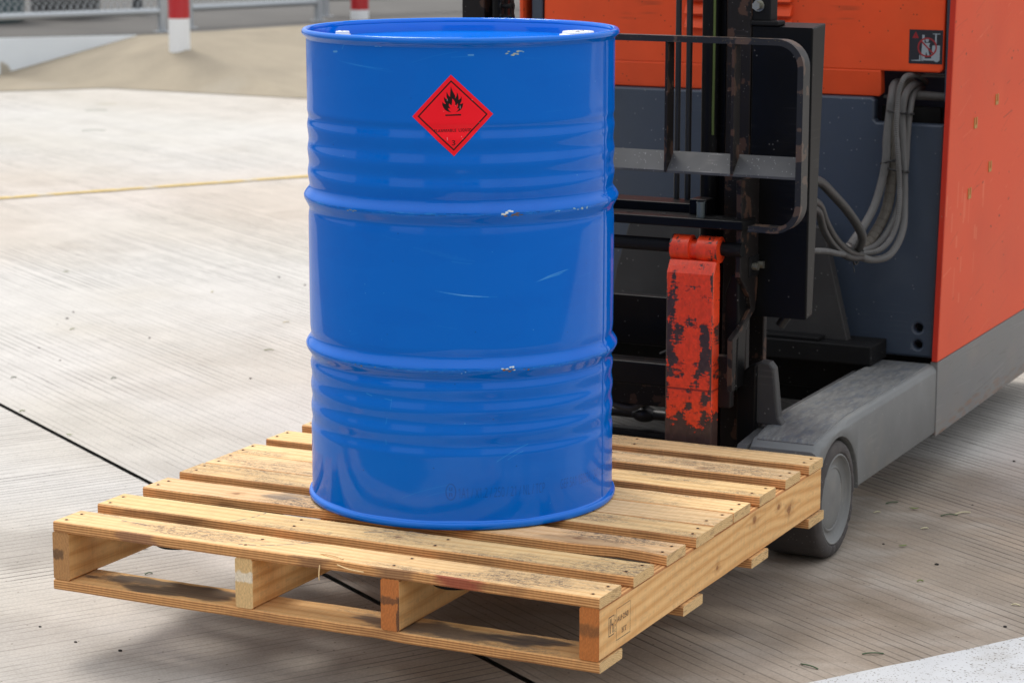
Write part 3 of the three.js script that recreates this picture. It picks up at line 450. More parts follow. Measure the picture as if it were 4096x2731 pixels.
    Q(76, -62, 88, -92); Q(72, -84, 62, -92); Q(82, -118, 70, -152); Q(62, -128, 40, -122); Q(48, -176, 8, -214); Q(4, -176, -4, -130); Q(-26, -138, -34, -156); Q(-50, -120, -20, -92); Q(-40, -90, -54, -98); Q(-46, -66, -14, -42); x.fill();
    x.fillRect(C - 88, C - 16, 196, 19);
    x.font = 'bold 52px sans-serif'; x.textAlign = 'center'; x.save(); x.translate(C - 4, C + 206); x.scale(0.92, 1); x.fillText('FLAMMABLE  LIQUID', 0, 0); x.restore();
    x.font = 'bold 88px sans-serif'; x.fillText('3', C + 2, C + 374);
    x.fillStyle = 'rgba(245,225,225,0.85)'; for (const [a, b, c, d] of [[-78, 270, 4, 40], [100, 262, 8, 8], [118, 290, 4, 10], [250, -196, 7, 9], [98, -120, 5, 36], [-60, -210, 4, 26], [40, -130, 5, 8], [-110, -60, 4, 6], [330, 96, 4, 7]]) x.fillRect(C + a, C + b, c, d);
  });
  const S = 0.0712, N = 40, sp = [], su = [], si = [], rot = 2.0 * Math.PI / 180, c0 = 24.4 * Math.PI / 180, h0 = 0.7468;
  for (let j = 0; j <= N; j++) for (let i = 0; i <= N; i++) { const a = i / N - 0.5, b = j / N - 0.5, X = (a + b) * S, Y = (b - a) * S, xr = X * Math.cos(rot) - Y * Math.sin(rot), yr = X * Math.sin(rot) + Y * Math.cos(rot), th = c0 + xr / RB, h = h0 + yr, r = drumR(th, h) + 0.0007; sp.push(r * Math.sin(th), h, r * Math.cos(th)); su.push(0.5 + X / (2 * S), 0.5 + Y / (2 * S)); }
  for (let j = 0; j < N; j++) for (let i = 0; i < N; i++) { const a = j * (N + 1) + i, b = a + N + 1; si.push(a, a + 1, b, a + 1, b + 1, b); }
  const sg = new THREE.BufferGeometry(); sg.setAttribute('position', new THREE.Float32BufferAttribute(sp, 3)); sg.setAttribute('uv', new THREE.Float32BufferAttribute(su, 2)); sg.setIndex(si); sg.computeVertexNormals();
  part('hazard_label', sg, new THREE.MeshPhysicalMaterial({ map: st, roughness: 0.5, specularIntensity: 0.4, clearcoat: 0.25, clearcoatRoughness: 0.2, side: THREE.DoubleSide }), drum, 'red diamond label reading flammable liquid');
}

// ------------------------------------------------------------------ reach truck
const M = {
  orange: paint([228, 82, 40], { mottle: 0.05, scuff: 0.5, scuffCol: [110, 56, 40], dust: 0.14, dustCol: [206, 104, 72], freckle: 0.02, freckleCol: [60, 40, 34], rough: 0.5, coat: 0.1, spec: 0.5, k: 2 }),
  side: paint([210, 88, 56], { mottle: 0.06, scuff: 0.5, scuffCol: [112, 66, 54], dust: 0.4, dustCol: [204, 116, 90], freckle: 0.02, freckleCol: [70, 50, 40], rough: 0.55, coat: 0.0, spec: 0.4, k: 5, s: 0.7 }),
  navy: paint([54, 64, 79], { mottle: 0.05, scuff: 0.1, dust: 0.18, dustCol: [92, 98, 104], freckle: 0.015, rough: 0.42, coat: 0.2, k: 3 }),
  black: paint([12, 12, 13], { mottle: 0.15, scuff: 0.3, scuffCol: [74, 70, 66], dust: 0.16, dustCol: [60, 56, 52], freckle: 0.008, rough: 0.42, spec: 0.3, k: 4 }),
  blackMatt: paint([22, 22, 23], { mottle: 0.12, scuff: 0.2, scuffCol: [80, 76, 72], dust: 0.3, dustCol: [66, 62, 58], freckle: 0.02, rough: 0.6, spec: 0.3, k: 9 }),
  rusty: paint([26, 22, 21], { mottle: 0.2, scuff: 0.4, scuffCol: [84, 74, 66], chips: 0.22, chipCol: [70, 50, 40], dust: 0.22, dustCol: [70, 62, 56], freckle: 0.04, spec: 0.5, rough: 0.55, k: 6, s: 0.3 }),
  greyArm: paint([104, 106, 106], { mottle: 0.08, scuff: 0.25, scuffCol: [140, 138, 134], dust: 0.5, dustCol: [124, 120, 112], freckle: 0.02, rough: 0.55, k: 7 }),
  armTop: (() => { const t = dataTex(512, 512, (i, j) => {           // the arm's grey paint with dragged streaks and navy undercoat where it is scraped
    const x = i / 512, y = j / 512, st = fbm(x * 40, y * 7, 4, 40, 7), bl = fbm(x * 6 + 2, y * 6, 4, 6, 6), g = noise(x * 220, y * 120, 220, 120);
    let c = mixc([106, 107, 106], [86, 87, 88], 0.8 * sst(0.36, 0.70, st * 0.75 + bl * 0.3)); c = mixc(c, [128, 127, 124], 0.4 * sst(0.58, 0.74, fbm(x * 60 + 5, y * 14, 3, 60, 14))); c = mixc(c, [50, 62, 82], 0.26 * sst(0.58, 0.68, fbm(x * 44 + 9, y * 12 + 4, 4, 44, 12))); return c.map((v) => v * (0.92 + 0.16 * g)); }); t.repeat.set(3, 3); return new THREE.MeshPhysicalMaterial({ map: t, roughness: 0.5 }); })(),
  rest: paint([19, 18, 18], { mottle: 0.2, scuff: 0.55, scuffCol: [104, 96, 88], chips: 0.24, chipCol: [78, 60, 48], dust: 0.3, dustCol: [84, 78, 72], freckle: 0.06, freckleCol: [150, 124, 60], rough: 0.5, k: 23, s: 0.3 }),
  apron: paint([56, 55, 55], { mottle: 0.1, scuff: 0.25, scuffCol: [104, 100, 96], dust: 0.35, dustCol: [88, 84, 80], freckle: 0.01, rough: 0.55, spec: 0.6, k: 27 }),
  dusty: paint([66, 66, 67], { mottle: 0.1, scuff: 0.5, scuffCol: [180, 176, 170], dust: 0.5, dustCol: [96, 92, 88], freckle: 0.05, freckleCol: [200, 200, 198], rough: 0.6, k: 11, s: 0.25 }),
  rubber: paint([66, 62, 61], { mottle: 0.12, scuff: 0.2, scuffCol: [92, 88, 84], dust: 0.55, dustCol: [96, 90, 84], freckle: 0.05, rough: 0.85, k: 12, s: 0.3, bump: 0.0006 }),
  hub: paint([112, 113, 112], { mottle: 0.08, scuff: 0.2, dust: 0.5, dustCol: [132, 128, 120], freckle: 0.02, rough: 0.6, k: 13, s: 0.3 }),
  hose: paint([78, 77, 76], { mottle: 0.08, scuff: 0.2, dust: 0.5, dustCol: [104, 100, 94], rough: 0.6, k: 14, s: 0.2 }),
  tape: paint([72, 67, 60], { mottle: 0.1, dust: 0.5, rough: 0.75, k: 15, s: 0.2 }),
  hoseDark: paint([36, 36, 36], { mottle: 0.08, dust: 0.3, rough: 0.45, k: 16, s: 0.2 }),
  zinc: new THREE.MeshStandardMaterial({ color: 0x9c9a8e, metalness: 0.85, roughness: 0.38 }),
  cable: new THREE.MeshStandardMaterial({ color: 0x1b1b1c, roughness: 0.5 }),
};
{ // side panel: long drag scratches, gouges and rubbed patches; skirt with rust along its lower edge. Both span z -2.55..-1.45
  const span = 1.1, put = (t, y0, h) => { t.wrapS = t.wrapT = THREE.RepeatWrapping; t.repeat.set(1 / span, 1 / h); t.offset.set(2.55 / span, -y0 / h); return t; };
  const grime = (x, w, h, cols, n, big) => { for (let k = 0; k < n; k++) { const X = rnd() * w, Y = rnd() * h, r = big * (0.2 + rnd()); const g = x.createRadialGradient(X, Y, 0, X, Y, r); const c = cols[k % cols.length]; g.addColorStop(0, `rgba(${c},0.10)`); g.addColorStop(1, `rgba(${c},0)`); x.fillStyle = g; x.save(); x.translate(X, Y); x.scale(1, 0.5 + rnd()); x.translate(-X, -Y); x.fillRect(X - r, Y - r, 2 * r, 2 * r); x.restore(); } };
  M.side.map = put(canvas(1024, 1024, (x, w, h) => {
    x.fillStyle = 'rgb(216,78,40)'; x.fillRect(0, 0, w, h); grime(x, w, h, ['206,98,66', '190,62,32', '216,90,54', '168,66,42'], 160, 120);
    for (let k = 0; k < 150; k++) { const X = rnd() * w, Y = rnd() * h, L = 14 + rnd() * rnd() * 190, a = Math.PI + 0.30 + (rnd() - 0.5) * 0.35; x.strokeStyle = rnd() < 0.72 ? `rgba(104,46,36,${0.12 + 0.4 * rnd() * rnd()})` : `rgba(232,160,136,${0.15 + 0.3 * rnd()})`; x.lineWidth = 0.8 + rnd() * 1.8; x.beginPath(); x.moveTo(X, Y); x.quadraticCurveTo(X + 0.5 * L * Math.cos(a), Y + 0.5 * L * Math.sin(a) + (rnd() - 0.5) * 8, X + L * Math.cos(a), Y + L * Math.sin(a)); x.stroke(); }
    for (let k = 0; k < 70; k++) { x.fillStyle = `rgba(70,42,34,${0.25 + 0.5 * rnd()})`; x.beginPath(); x.ellipse(rnd() * w, rnd() * h, 1.5 + rnd() * 5, 1 + rnd() * 2.5, -0.4 + rnd(), 0, 7); x.fill(); }
    for (let k = 0; k < 16; k++) { x.fillStyle = 'rgba(226,150,126,0.28)'; const X = w - 320 + rnd() * 320, Y = h - 400 + rnd() * 330; x.fillRect(X, Y, 4 + rnd() * 9, 20 + rnd() * 50); }
  }), 0.28, 1.1);
  M.skirt = M.greyArm.clone(); M.skirt.map = put(canvas(1024, 256, (x, w, h) => {
    x.fillStyle = 'rgb(106,107,106)'; x.fillRect(0, 0, w, h); grime(x, w, h, ['128,122,112', '92,94,96', '118,108,98'], 120, 90);
    for (let k = 0; k < 120; k++) { const X = rnd() * w, Y = h * 0.78 + rnd() * h * 0.22; x.fillStyle = `rgba(${rnd() < 0.5 ? '122,84,62' : '92,74,62'},${0.1 + 0.25 * rnd()})`; x.beginPath(); x.ellipse(X, Y, 6 + rnd() * 26, 2 + rnd() * 7, 0, 0, 7); x.fill(); }
    for (let k = 0; k < 90; k++) { const X = rnd() * w, Y = rnd() * h, L = 10 + rnd() * 110; x.strokeStyle = rnd() < 0.5 ? `rgba(150,148,144,${0.2 + 0.3 * rnd()})` : `rgba(66,64,62,${0.15 + 0.35 * rnd()})`; x.lineWidth = 0.8 + rnd() * 1.6; x.beginPath(); x.moveTo(X, Y); x.lineTo(X + L, Y - L * (0.1 - 0.25 * rnd())); x.stroke(); }
  }), 0.112, 0.185);
}
const truck = thing('reach_truck', 'orange and navy reach truck with black mast carrying the pallet on red forks', 'forklift', [0, 0, 0]);
const hexBolt = (parent, p, r, len, ax = 'z', m = M.zinc) => { const g = merged([new THREE.CylinderGeometry(r, r, len, 6), new THREE.CylinderGeometry(r * 1.35, r * 1.35, len * 0.25, 20).translate(0, -len * 0.5, 0)]); if (ax === 'z') g.rotateX(Math.PI / 2); if (ax === 'x') g.rotateZ(-Math.PI / 2); g.translate(...p); return part('bolt', g, m, parent); };
{
  const T = truck;
  // --- body
  const body = part('chassis', merged([box(-0.555, 0.482, 0.16, 1.30, -2.75, -1.64, 0.01), box(-0.53, 0.46, 0.10, 0.30, -2.7, -1.75, 0.01)]), M.blackMatt, T);
  const cover = part('front_cover', plateXY([[-0.53, 0.966], [0.478, 0.966], [0.486, 0.974], [0.4885, 1.34], [-0.53, 1.34]], -1.47, 0.035, 0.004), M.orange, T);
  const lip = plateXY([[-0.53, 0], [0.333, 0], [0.338, 0.005], [0.338, 0.0625], [-0.53, 0.0625]], 0, 0.03, 0.003); lip.rotateX(0.16); lip.translate(0, 0.905, -1.4795);
  part('lower_lip', lip, M.orange, cover);
  for (let k = 0; k < 4; k++) {                                   // pressed louvres
    const y = 1.052 + k * 0.0333, g = new THREE.CylinderGeometry(0.0155, 0.0155, 0.252, 20, 1, false, 0, Math.PI); g.scale(1, 1, 0.72); g.rotateZ(Math.PI / 2); g.rotateX(Math.PI * 0.72);
    const pts = [[-1.469, y + 0.028], [-1.4625, y + 0.022], [-1.455, y + 0.010], [-1.4515, y + 0.0015], [-1.453, y], [-1.469, y + 0.003]];
    part('louvre', plateZY(pts, -0.150, 0.118, 0.0008), M.orange, cover);
  }
  const plateTex = canvas(512, 512, (x) => {
    x.fillStyle = '#23242c'; x.beginPath(); x.roundRect(0, 0, 512, 512, 26); x.fill();
    x.fillStyle = '#8d1c20'; x.beginPath(); x.moveTo(96, 26); x.lineTo(146, 128); x.lineTo(44, 128); x.fill(); x.fillStyle = '#5c1418'; x.fillRect(92, 62, 8, 38); x.fillRect(92, 108, 8, 8);
    const gy = '#8f9aa2'; x.fillStyle = gy;
    x.fillRect(196, 76, 36, 300); x.save(); x.translate(206, 90); x.rotate(0.06); x.fillRect(0, 0, 14, 380); x.restore(); x.fillRect(206, 300, 18, 170);       // mast
    x.beginPath(); x.moveTo(40, 462); x.lineTo(160, 452); x.lineTo(160, 380); x.lineTo(176, 380); x.lineTo(176, 470); x.lineTo(40, 470); x.fill();                 // fork
    x.fillRect(356, 52, 112, 12); x.fillRect(392, 60, 24, 170);                                                                                              // guard
    x.beginPath(); x.moveTo(352, 240); x.quadraticCurveTo(352, 230, 380, 230); x.lineTo(470, 230); x.lineTo(470, 450); x.lineTo(440, 478); x.lineTo(410, 478); x.lineTo(380, 460); x.lineTo(230, 460); x.lineTo(236, 430); x.lineTo(340, 428); x.fill();
    x.beginPath(); x.arc(272, 158, 26, 0, 7); x.fill(); x.beginPath(); x.moveTo(226, 196); x.lineTo(318, 196); x.lineTo(300, 250); x.lineTo(322, 262); x.lineTo(320, 270); x.lineTo(284, 268); x.lineTo(300, 330); x.lineTo(318, 400); x.lineTo(288, 404); x.lineTo(262, 330); x.lineTo(238, 450); x.lineTo(206, 446); x.lineTo(230, 290); x.closePath(); x.fill();
    x.strokeStyle = '#8e2328'; x.lineWidth = 24; x.beginPath(); x.arc(276, 262, 136, 0, 7); x.stroke(); x.beginPath(); x.moveTo(180, 166); x.lineTo(372, 358); x.stroke();
  });
  const sg = new THREE.PlaneGeometry(0.080, 0.078); sg.translate(0.4445, 1.0245, -1.4692);
  part('warning_sticker', sg, new THREE.MeshPhysicalMaterial({ map: plateTex, roughness: 0.45, clearcoat: 0.3 }), cover, 'dark square sticker with a red no riding sign');
  const hole = (x, y, r) => { const p = new THREE.Path(); p.absarc(x, y, r, 0, Math.PI * 2, true); return p; };
  const navy = part('lower_front_panel', plateXY([[-0.56, 0.297], [0.484, 0.297], [0.494, 0.847], [0.332, 0.847], [0.326, 0.853], [0.326, 0.897], [0.318, 0.904], [-0.56, 0.904]], -1.469, 0.028, 0.006, [hole(0.447, 0.367, 0.0105), hole(0.447, 0.327, 0.0105)]), M.navy, T);
  part('hole_backing', box(0.41, 0.48, 0.31, 0.385, -1.60, -1.58), M.navy, navy);
  part('corner_pillar', box(0.4905, 0.5065, 0.90, 1.34, -1.53, -1.472, 0.002), M.navy, T); part('corner_pillar', box(-0.562, -0.533, 0.92, 1.34, -1.53, -1.466, 0.003), M.navy, T);
  // recess with the cable outlet
  part('recess_back', box(-0.55, 0.485, 0.80, 1.0, -1.68, -1.635, 0.002), M.navy, T);
  part('recess_plate', box(0.33, 0.472, 0.80, 0.882, -1.53, -1.512, 0.002), M.blackMatt, T);
  part('cable_bracket', merged([box(0.425, 0.495, 0.952, 0.959, -1.535, -1.50, 0.002), box(0.488, 0.496, 0.912, 0.956, -1.535, -1.50, 0.002), rod([0.40, 0.912, -1.50], [0.49, 0.909, -1.50], 0.0095), box(0.335, 0.49, 0.899, 0.906, -1.56, -1.50, 0.002)]), M.hose, T);
  hexBolt(T, [0.353, 0.925, -1.515], 0.007, 0.02, 'z'); hexBolt(T, [0.365, 0.918, -1.52], 0.006, 0.02, 'z');
  // sides, their front edges lean back
  const lean = (y) => -1.453; const tilt = (g, s) => { const p = g.attributes.position; for (let i = 0; i < p.count; i++) p.setX(i, p.getX(i) + s * 0.0195 * Math.max(0, p.getY(i) - 0.2)); g.computeVertexNormals(); return boxUV(g); };
  for (const s of [1, -1]) {
    const x0 = s > 0 ? 0.486 : -0.572, x1 = s > 0 ? 0.500 : -0.562;
    const sp = part('side_panel', tilt(plateZY([[lean(0.293), 0.293], [lean(1.36), 1.36], [-2.9, 1.36], [-2.9, 0.296]], x0, x1, 0.002), s), M.side, T, s > 0 ? 'faded scratched orange side panel' : undefined);
    part('lower_band', plateZY([[lean(0.114), 0.114], [lean(0.2915), 0.2915], [-2.9, 0.2945], [-2.9, 0.125]], x0 - 0.002, x1 + (s > 0 ? 0.0025 : 0), 0.002), M.skirt, sp);
    if (s > 0) { // front edging strip and the little yellow clips
      part('edge_trim', tilt(plateZY([[lean(0) + 0.0035, 0.294], [lean(0) + 0.0035, 1.36], [lean(0) + 0.0005, 1.36], [lean(0) + 0.0005, 0.294]], 0.4865, 0.4995, 0.0008), 1), paint([190, 40, 16], { dust: 0.1, k: 17 }), sp);
      const clipM = new THREE.MeshStandardMaterial({ color: 0xb08a4a, roughness: 0.6 });
      for (const [y, z] of [[0.876, -1.845], [0.835, -1.665], [0.715, -1.815], [0.669, -1.645]]) part('clip', merged([box(0.4995, 0.5022, y - 0.013, y + 0.013, z - 0.011, z - 0.006, 0.0005), box(0.4995, 0.5022, y - 0.013, y + 0.013, z + 0.005, z + 0.011, 0.0005), box(0.4995, 0.5016, y - 0.013, y - 0.005, z - 0.0061, z + 0.005, 0.0004)].map((g) => g.translate(0.0195 * (y - 0.2), 0, 0))), clipM, sp);
    }
  }
  // --- upper works outside the frame: bonnet, guard
  part('bonnet', box(-0.56, 0.49, 1.30, 1.42, -2.8, -1.62, 0.03), M.orange, T);
  for (const [x, z] of [[-0.52, -1.75], [0.45, -1.75], [-0.52, -2.7], [0.45, -2.7]]) part('guard_post', box(x - 0.03, x + 0.03, 1.41, 2.12, z - 0.03, z + 0.03, 0.01), M.black, T);
  part('overhead_guard', merged([box(-0.56, 0.49, 2.12, 2.17, -1.79, -1.71, 0.01), box(-0.56, 0.49, 2.12, 2.17, -2.74, -2.66, 0.01), ...[...Array(9)].map((_, k) => box(-0.5 + k * 0.115, -0.47 + k * 0.115, 2.12, 2.165, -2.7, -1.75, 0.005))]), M.black, T);
  // --- chassis front: dark trapezoid plate and beam
  part('apron_plate', plateXY([[-0.320, 0.36], [0.277, 0.31], [0.300, 0.318], [0.2285, 0.60], [-0.262, 0.60], [-0.3, 0.47]], -1.405, 0.03, 0.003), M.apron, T);
  part('front_beam', merged([box(-0.48, 0.372, 0.290, 0.336, -1.47, -1.35, 0.004), box(-0.30, 0.24, 0.336, 0.345, -1.44, -1.36, 0.003)]), M.blackMatt, T);
  // --- support arms with load wheels
  const armTopY = (z) => 0.2865 - 0.010 * sst(-0.86, -0.70, z) - 0.008 * sst(-0.72, -0.63, z) - 0.016 * sst(-0.645, -0.618, z);
  const armZ = [-1.449, -1.2, -0.95, -0.90, -0.86, -0.83, -0.80, -0.77, -0.74, -0.71, -0.68, -0.66, -0.645, -0.636];
  const armLoft = (x0, x1) => {
    const st = [], cz = -0.748, cy = 0.118, R = 0.1395; const top = (z) => armTopY(z);
    for (const z of [-1.452, -1.3, -1.1, -0.95, -0.8885]) st.push([z, 0.122]);
    for (let k = 0; k <= 18; k++) { const a = Math.PI - (Math.PI - 0.40) * k / 18; st.push([cz + R * Math.cos(a), cy + R * Math.sin(a)]); }
    const pos = [], idx = [], K = 16;
    st.forEach(([z, yb], q) => { const yt = Math.max(yb + 0.004, top(z)), h = yt - yb, r = Math.min(0.019, h / 2.05), rb = Math.min(0.004, h / 4); const sec = [];
      for (let k = 0; k <= 5; k++) { const a = k / 5 * Math.PI / 2; sec.push([x1 - r + r * Math.cos(a), yt - r + r * Math.sin(a)]); }
      for (let k = 0; k <= 3; k++) { const a = Math.PI / 2 + k / 3 * Math.PI / 2; sec.push([x0 + r * 0.5 + r * 0.5 * Math.cos(a), yt - r * 0.5 + r * 0.5 * Math.sin(a)]); }
      for (let k = 0; k <= 2; k++) { const a = Math.PI + k / 2 * Math.PI / 2; sec.push([x0 + rb + rb * Math.cos(a), yb + rb + rb * Math.sin(a)]); }
      for (let k = 0; k <= 2; k++) { const a = 1.5 * Math.PI + k / 2 * Math.PI / 2; sec.push([x1 - rb + rb * Math.cos(a), yb + rb + rb * Math.sin(a)]); }
      for (const [x, y] of sec) pos.push(x, y, z); });
    for (let q = 0; q < st.length - 1; q++) for (let k = 0; k < K; k++) { const a = q * K + k, b = q * K + (k + 1) % K; idx.push(a, b, a + K, b, b + K, a + K); }
    for (const q of [0, st.length - 1]) for (let k = 1; k < K - 1; k++) q ? idx.push(q * K, q * K + k, q * K + k + 1) : idx.push(q * K, q * K + k + 1, q * K + k);
    const g = new THREE.BufferGeometry(); g.setAttribute('position', new THREE.Float32BufferAttribute(pos, 3)); g.setIndex(idx); return boxUV(toCreasedNormals(g, 0.7));
  };
  const wheel = (cx, s) => {
    const w = new THREE.Group(); w.name = 'load_wheel'; T.add(w); w.position.set(cx, 0.1255, -0.748);
    const L = (pts, seg = 72) => { const g = new THREE.LatheGeometry(pts.map(([r, y]) => new THREE.Vector2(r, y)), seg); g.rotateZ(-Math.PI / 2 * s); return g; };
    const ty = L([[0.088, -0.135], [0.117, -0.135], [0.1235, -0.130], [0.1252, -0.12], [0.1252, -0.020], [0.1238, -0.010], [0.1195, -0.004], [0.112, -0.0005], [0.102, 0.0005], [0.0985, -0.001], [0.0965, -0.005]], 120);
    { const p = ty.attributes.position; for (let i = 0; i < p.count; i++) { const a = Math.atan2(p.getY(i), p.getZ(i)), r = Math.hypot(p.getY(i), p.getZ(i)); if (r > 0.097 && r < 0.1245) { const d = 0.0022 * sst(0.55, 0.75, fbm(Math.cos(a) * 9 + 4, Math.sin(a) * 9 + 7, 3)); p.setX(i, p.getX(i) - s * d * (Math.abs(p.getX(i)) < 0.02 ? 1 : 0)); } } ty.computeVertexNormals(); }
    part('tyre', boxUV(ty), M.rubber, w);
    part('rim', boxUV(L([[0.0985, -0.006], [0.0955, -0.001], [0.0925, -0.001], [0.0905, -0.006], [0.086, -0.012], [0.072, -0.0155], [0.070, -0.0125], [0.0665, -0.010], [0.064, -0.0125]])), M.hub, w);
    part('hub_cap', boxUV(L([[0.0645, -0.013], [0.060, -0.0112], [0.048, -0.0098], [0.02, -0.0085], [0, -0.0085]])), M.hub, w);
    return w;
  };
  for (const s of [1, -1]) {
    const mx = (a, b) => (s > 0 ? [a, b] : [-0.062 - b, -0.062 - a]);
    const [a0, a1] = mx(0.349, 0.500), arm = part('support_arm', armLoft(a0, a1), M.greyArm, T);
    const [b0, b1] = mx(0.360, 0.484); part('arm_top_plate', plateZY([...armZ.map((z) => [z, armTopY(z) + 0.0015]), ...[...armZ].reverse().map((z) => [z, armTopY(z) - 0.003])], b0, b1, 0.0008), M.armTop, arm, 'scuffed grey top plate');
    const [c0, c1] = mx(0.326, 0.3485); part('inner_flange', plateZY([[-1.45, 0.08], [-1.45, 0.274], [-0.86, 0.274], [-0.70, 0.264], [-0.612, 0.256], [-0.605, 0.245], [-0.605, 0.08]], c0, c1, 0.002), M.dusty, arm);
    const wh = wheel(s > 0 ? 0.5005 : -0.5625, s);
    const [d0, d1] = mx(0.345, 0.40); part('axle', rod([d0, 0.1255, -0.748], [d1, 0.1255, -0.748], 0.02), M.hub, wh).position.set(-wh.position.x, -wh.position.y, -wh.position.z);
  }
  // --- mast
  for (const s of [1, -1]) {
    const c = (x) => (s > 0 ? x : -0.0993 - x); const bx = (a, b, y0, y1, z0, z1, r) => (s > 0 ? box(a, b, y0, y1, z0, z1, r) : box(c(b), c(a), y0, y1, z0, z1, r));
    const up = part('mast_upright', merged([bx(0.232, 0.288, 0.10, 2.25, -0.775, -0.752, 0.004), bx(0.232, 0.244, 0.10, 2.25, -0.86, -0.775, 0.003), bx(0.232, 0.288, 0.10, 2.25, -0.88, -0.86, 0.004)]), M.rusty, T);
    part('inner_channel', merged([bx(0.190, 0.226, 0.14, 2.28, -0.79, -0.772, 0.004), bx(0.214, 0.226, 0.14, 2.28, -0.86, -0.79, 0.003)]), M.black, up);
    const cy = part('lift_cylinder', rod([c(0.196), 0.2, -0.758], [c(0.196), 2.2, -0.758], 0.0185, 28), M.black, T);
    if (s > 0) part('paint_streak', tube([[0.2085, 1.3, -0.7435], [0.2090, 1.03, -0.7436], [0.2085, 0.92, -0.7436], [0.2088, 0.88, -0.7438]], 0.0028, 24, 6), new THREE.MeshStandardMaterial({ color: 0x4c5a26, roughness: 0.7 }), cy, 'green streak');
  }
  part('mast_crossmember', box(-0.345, 0.240, 0.386, 0.497, -0.93, -0.899, 0.003), M.black, T);
  part('mast_crossmember', box(-0.345, 0.240, 0.252, 0.355, -0.92, -0.885, 0.003), M.rusty, T, 'brown speckled lower crossmember');
  part('mast_crossmember', box(-0.345, 0.240, 1.9, 2.05, -0.92, -0.885, 0.003), M.black, T);
  part('reach_rod', merged([rod([-0.33, 0.222, -0.93], [0.23, 0.222, -0.93], 0.0115), new THREE.SphereGeometry(0.030, 20, 14).scale(1, 0.62, 0.8).translate(-0.02, 0.222, -0.93), rod([-0.02, 0.225, -0.93], [-0.02, 0.262, -0.93], 0.012)]), M.cable, T);
  part('lower_sill', merged([box(-0.40, 0.28, 0.135, 0.185, -0.96, -0.92, 0.004), rod([-0.34, 0.186, -0.885], [0.24, 0.182, -0.885], 0.008)]), M.blackMatt, T);
  part('corrugated_hose', tube([[-0.092, 0.252, -0.90], [-0.07, 0.243, -0.90], [-0.04, 0.24, -0.905], [-0.015, 0.252, -0.91]], 0.009, 30, 10), M.hose, T);
  part('diagonal_strut', merged([rod([-0.01, 0.345, -1.0], [0.16, 0.43, -1.02], 0.007), rod([0.02, 0.345, -1.0], [0.18, 0.42, -1.02], 0.006)]), M.blackMatt, T);
  // lift chain on the left upright and the slim hoses that run up the middle
  { const links = [], lx = -0.268; for (let k = 0; k < 62; k++) { const y = 0.8 + k * 0.024; for (const dx of [-0.012, 0.012]) { links.push(new THREE.CylinderGeometry(0.0105, 0.0105, 0.0035, 14).rotateZ(Math.PI / 2).translate(lx + dx, y, -0.735), box(lx + dx - 0.0017, lx + dx + 0.0017, y, y + 0.024, -0.742, -0.728, 0.0006)); } links.push(new THREE.CylinderGeometry(0.0048, 0.0048, 0.032, 10).rotateZ(Math.PI / 2).translate(lx, y, -0.735)); } part('lift_chain', merged(links), M.blackMatt, T); }
  for (const [x, r] of [[0.121, 0.0062], [0.146, 0.0066]]) part('hose_line', rod([x, 0.735, -0.762], [x, 2.2, -0.762], r), M.cable, T);
  // --- cover box on the right of the mast
  const cb = part('cover_box', plateZY([[-0.751, 0.502], [-0.751, 1.108], [-0.832, 1.113], [-0.790, 0.507]], 0.289, 0.4215, 0.0035), M.black, T);
  const br = part('bracket', merged([box(0.283, 0.327, 1.118, 1.23, -0.800, -0.756, 0.004), box(0.288, 0.348, 1.110, 1.120, -0.79, -0.745, 0.003)]), M.blackMatt, cb);
  hexBolt(br, [0.301, 1.1505, -0.748], 0.0092, 0.018);
  part('stub_pipe', rod([0.372, 0.510, -0.79], [0.350, 0.478, -0.79], 0.0105), M.cable, T);
  part('stub_pipe', tube([[0.284, 0.53, -0.74], [0.286, 0.49, -0.74], [0.276, 0.46, -0.73], [0.262, 0.438, -0.725]], 0.0115, 20, 12), M.cable, T);
  // --- roller cover at the foot of the mast
  part('roller_cover', plateXY([[0.304, 0.10], [0.3035, 0.362], [0.3085, 0.386], [0.3185, 0.404], [0.334, 0.4125], [0.352, 0.410], [0.3622, 0.398], [0.3665, 0.365], [0.3695, 0.335], [0.372, 0.31], [0.3745, 0.294], [0.385, 0.2772], [0.385, 0.2755], [0.326, 0.2755], [0.326, 0.10]], -0.722, 0.03, 0.005), M.apron, T);
  part('roller_cover', plateXY([[0.284, 0.10], [0.284, 0.352], [0.290, 0.375], [0.301, 0.392], [0.314, 0.4035], [0.327, 0.406], [0.327, 0.10]], -0.712, 0.022, 0.004), M.black, T);
  // --- carriage
  const car = part('carriage_bar', merged([box(-0.41, 0.327, 0.700, 0.7195, -0.695, -0.62, 0.003), box(-0.21, 0.19, 0.716, 0.738, -0.775, -0.70, 0.003), box(0.185, 0.225, 0.718, 0.752, -0.72, -0.675, 0.003)]), M.black, T);
  for (const x of [0.06, 0.135, 0.262, 0.30, -0.1, -0.25]) part('bolt_hole', new THREE.CylinderGeometry(0.0075, 0.0075, 0.0012, 20).translate(x, 0.7198, -0.655), M.blackMatt, car);
  part('stop_pin', merged([new THREE.CylinderGeometry(0.0085, 0.0085, 0.036, 20).translate(0.2235, 0.734, -0.645), new THREE.CylinderGeometry(0.0092, 0.0092, 0.004, 20).translate(0.2235, 0.75, -0.645)]), paint([84, 92, 92], { dust: 0.4, k: 21, s: 0.1 }), car);
  part('fork_shaft', rod([-0.42, 0.6555, -0.652], [0.315, 0.6555, -0.652], 0.0145, 28), M.blackMatt, T);
  const sidePlate = [[-0.647, 0.80], [-0.652, 0.707], [-0.648, 0.599], [-0.705, 0.550], [-0.716, 0.525], [-0.658, 0.491], [-0.611, 0.475], [-0.612, 0.365], [-0.631, 0.363], [-0.637, 0.470], [-0.741, 0.517], [-0.755, 0.58], [-0.753, 0.80]];
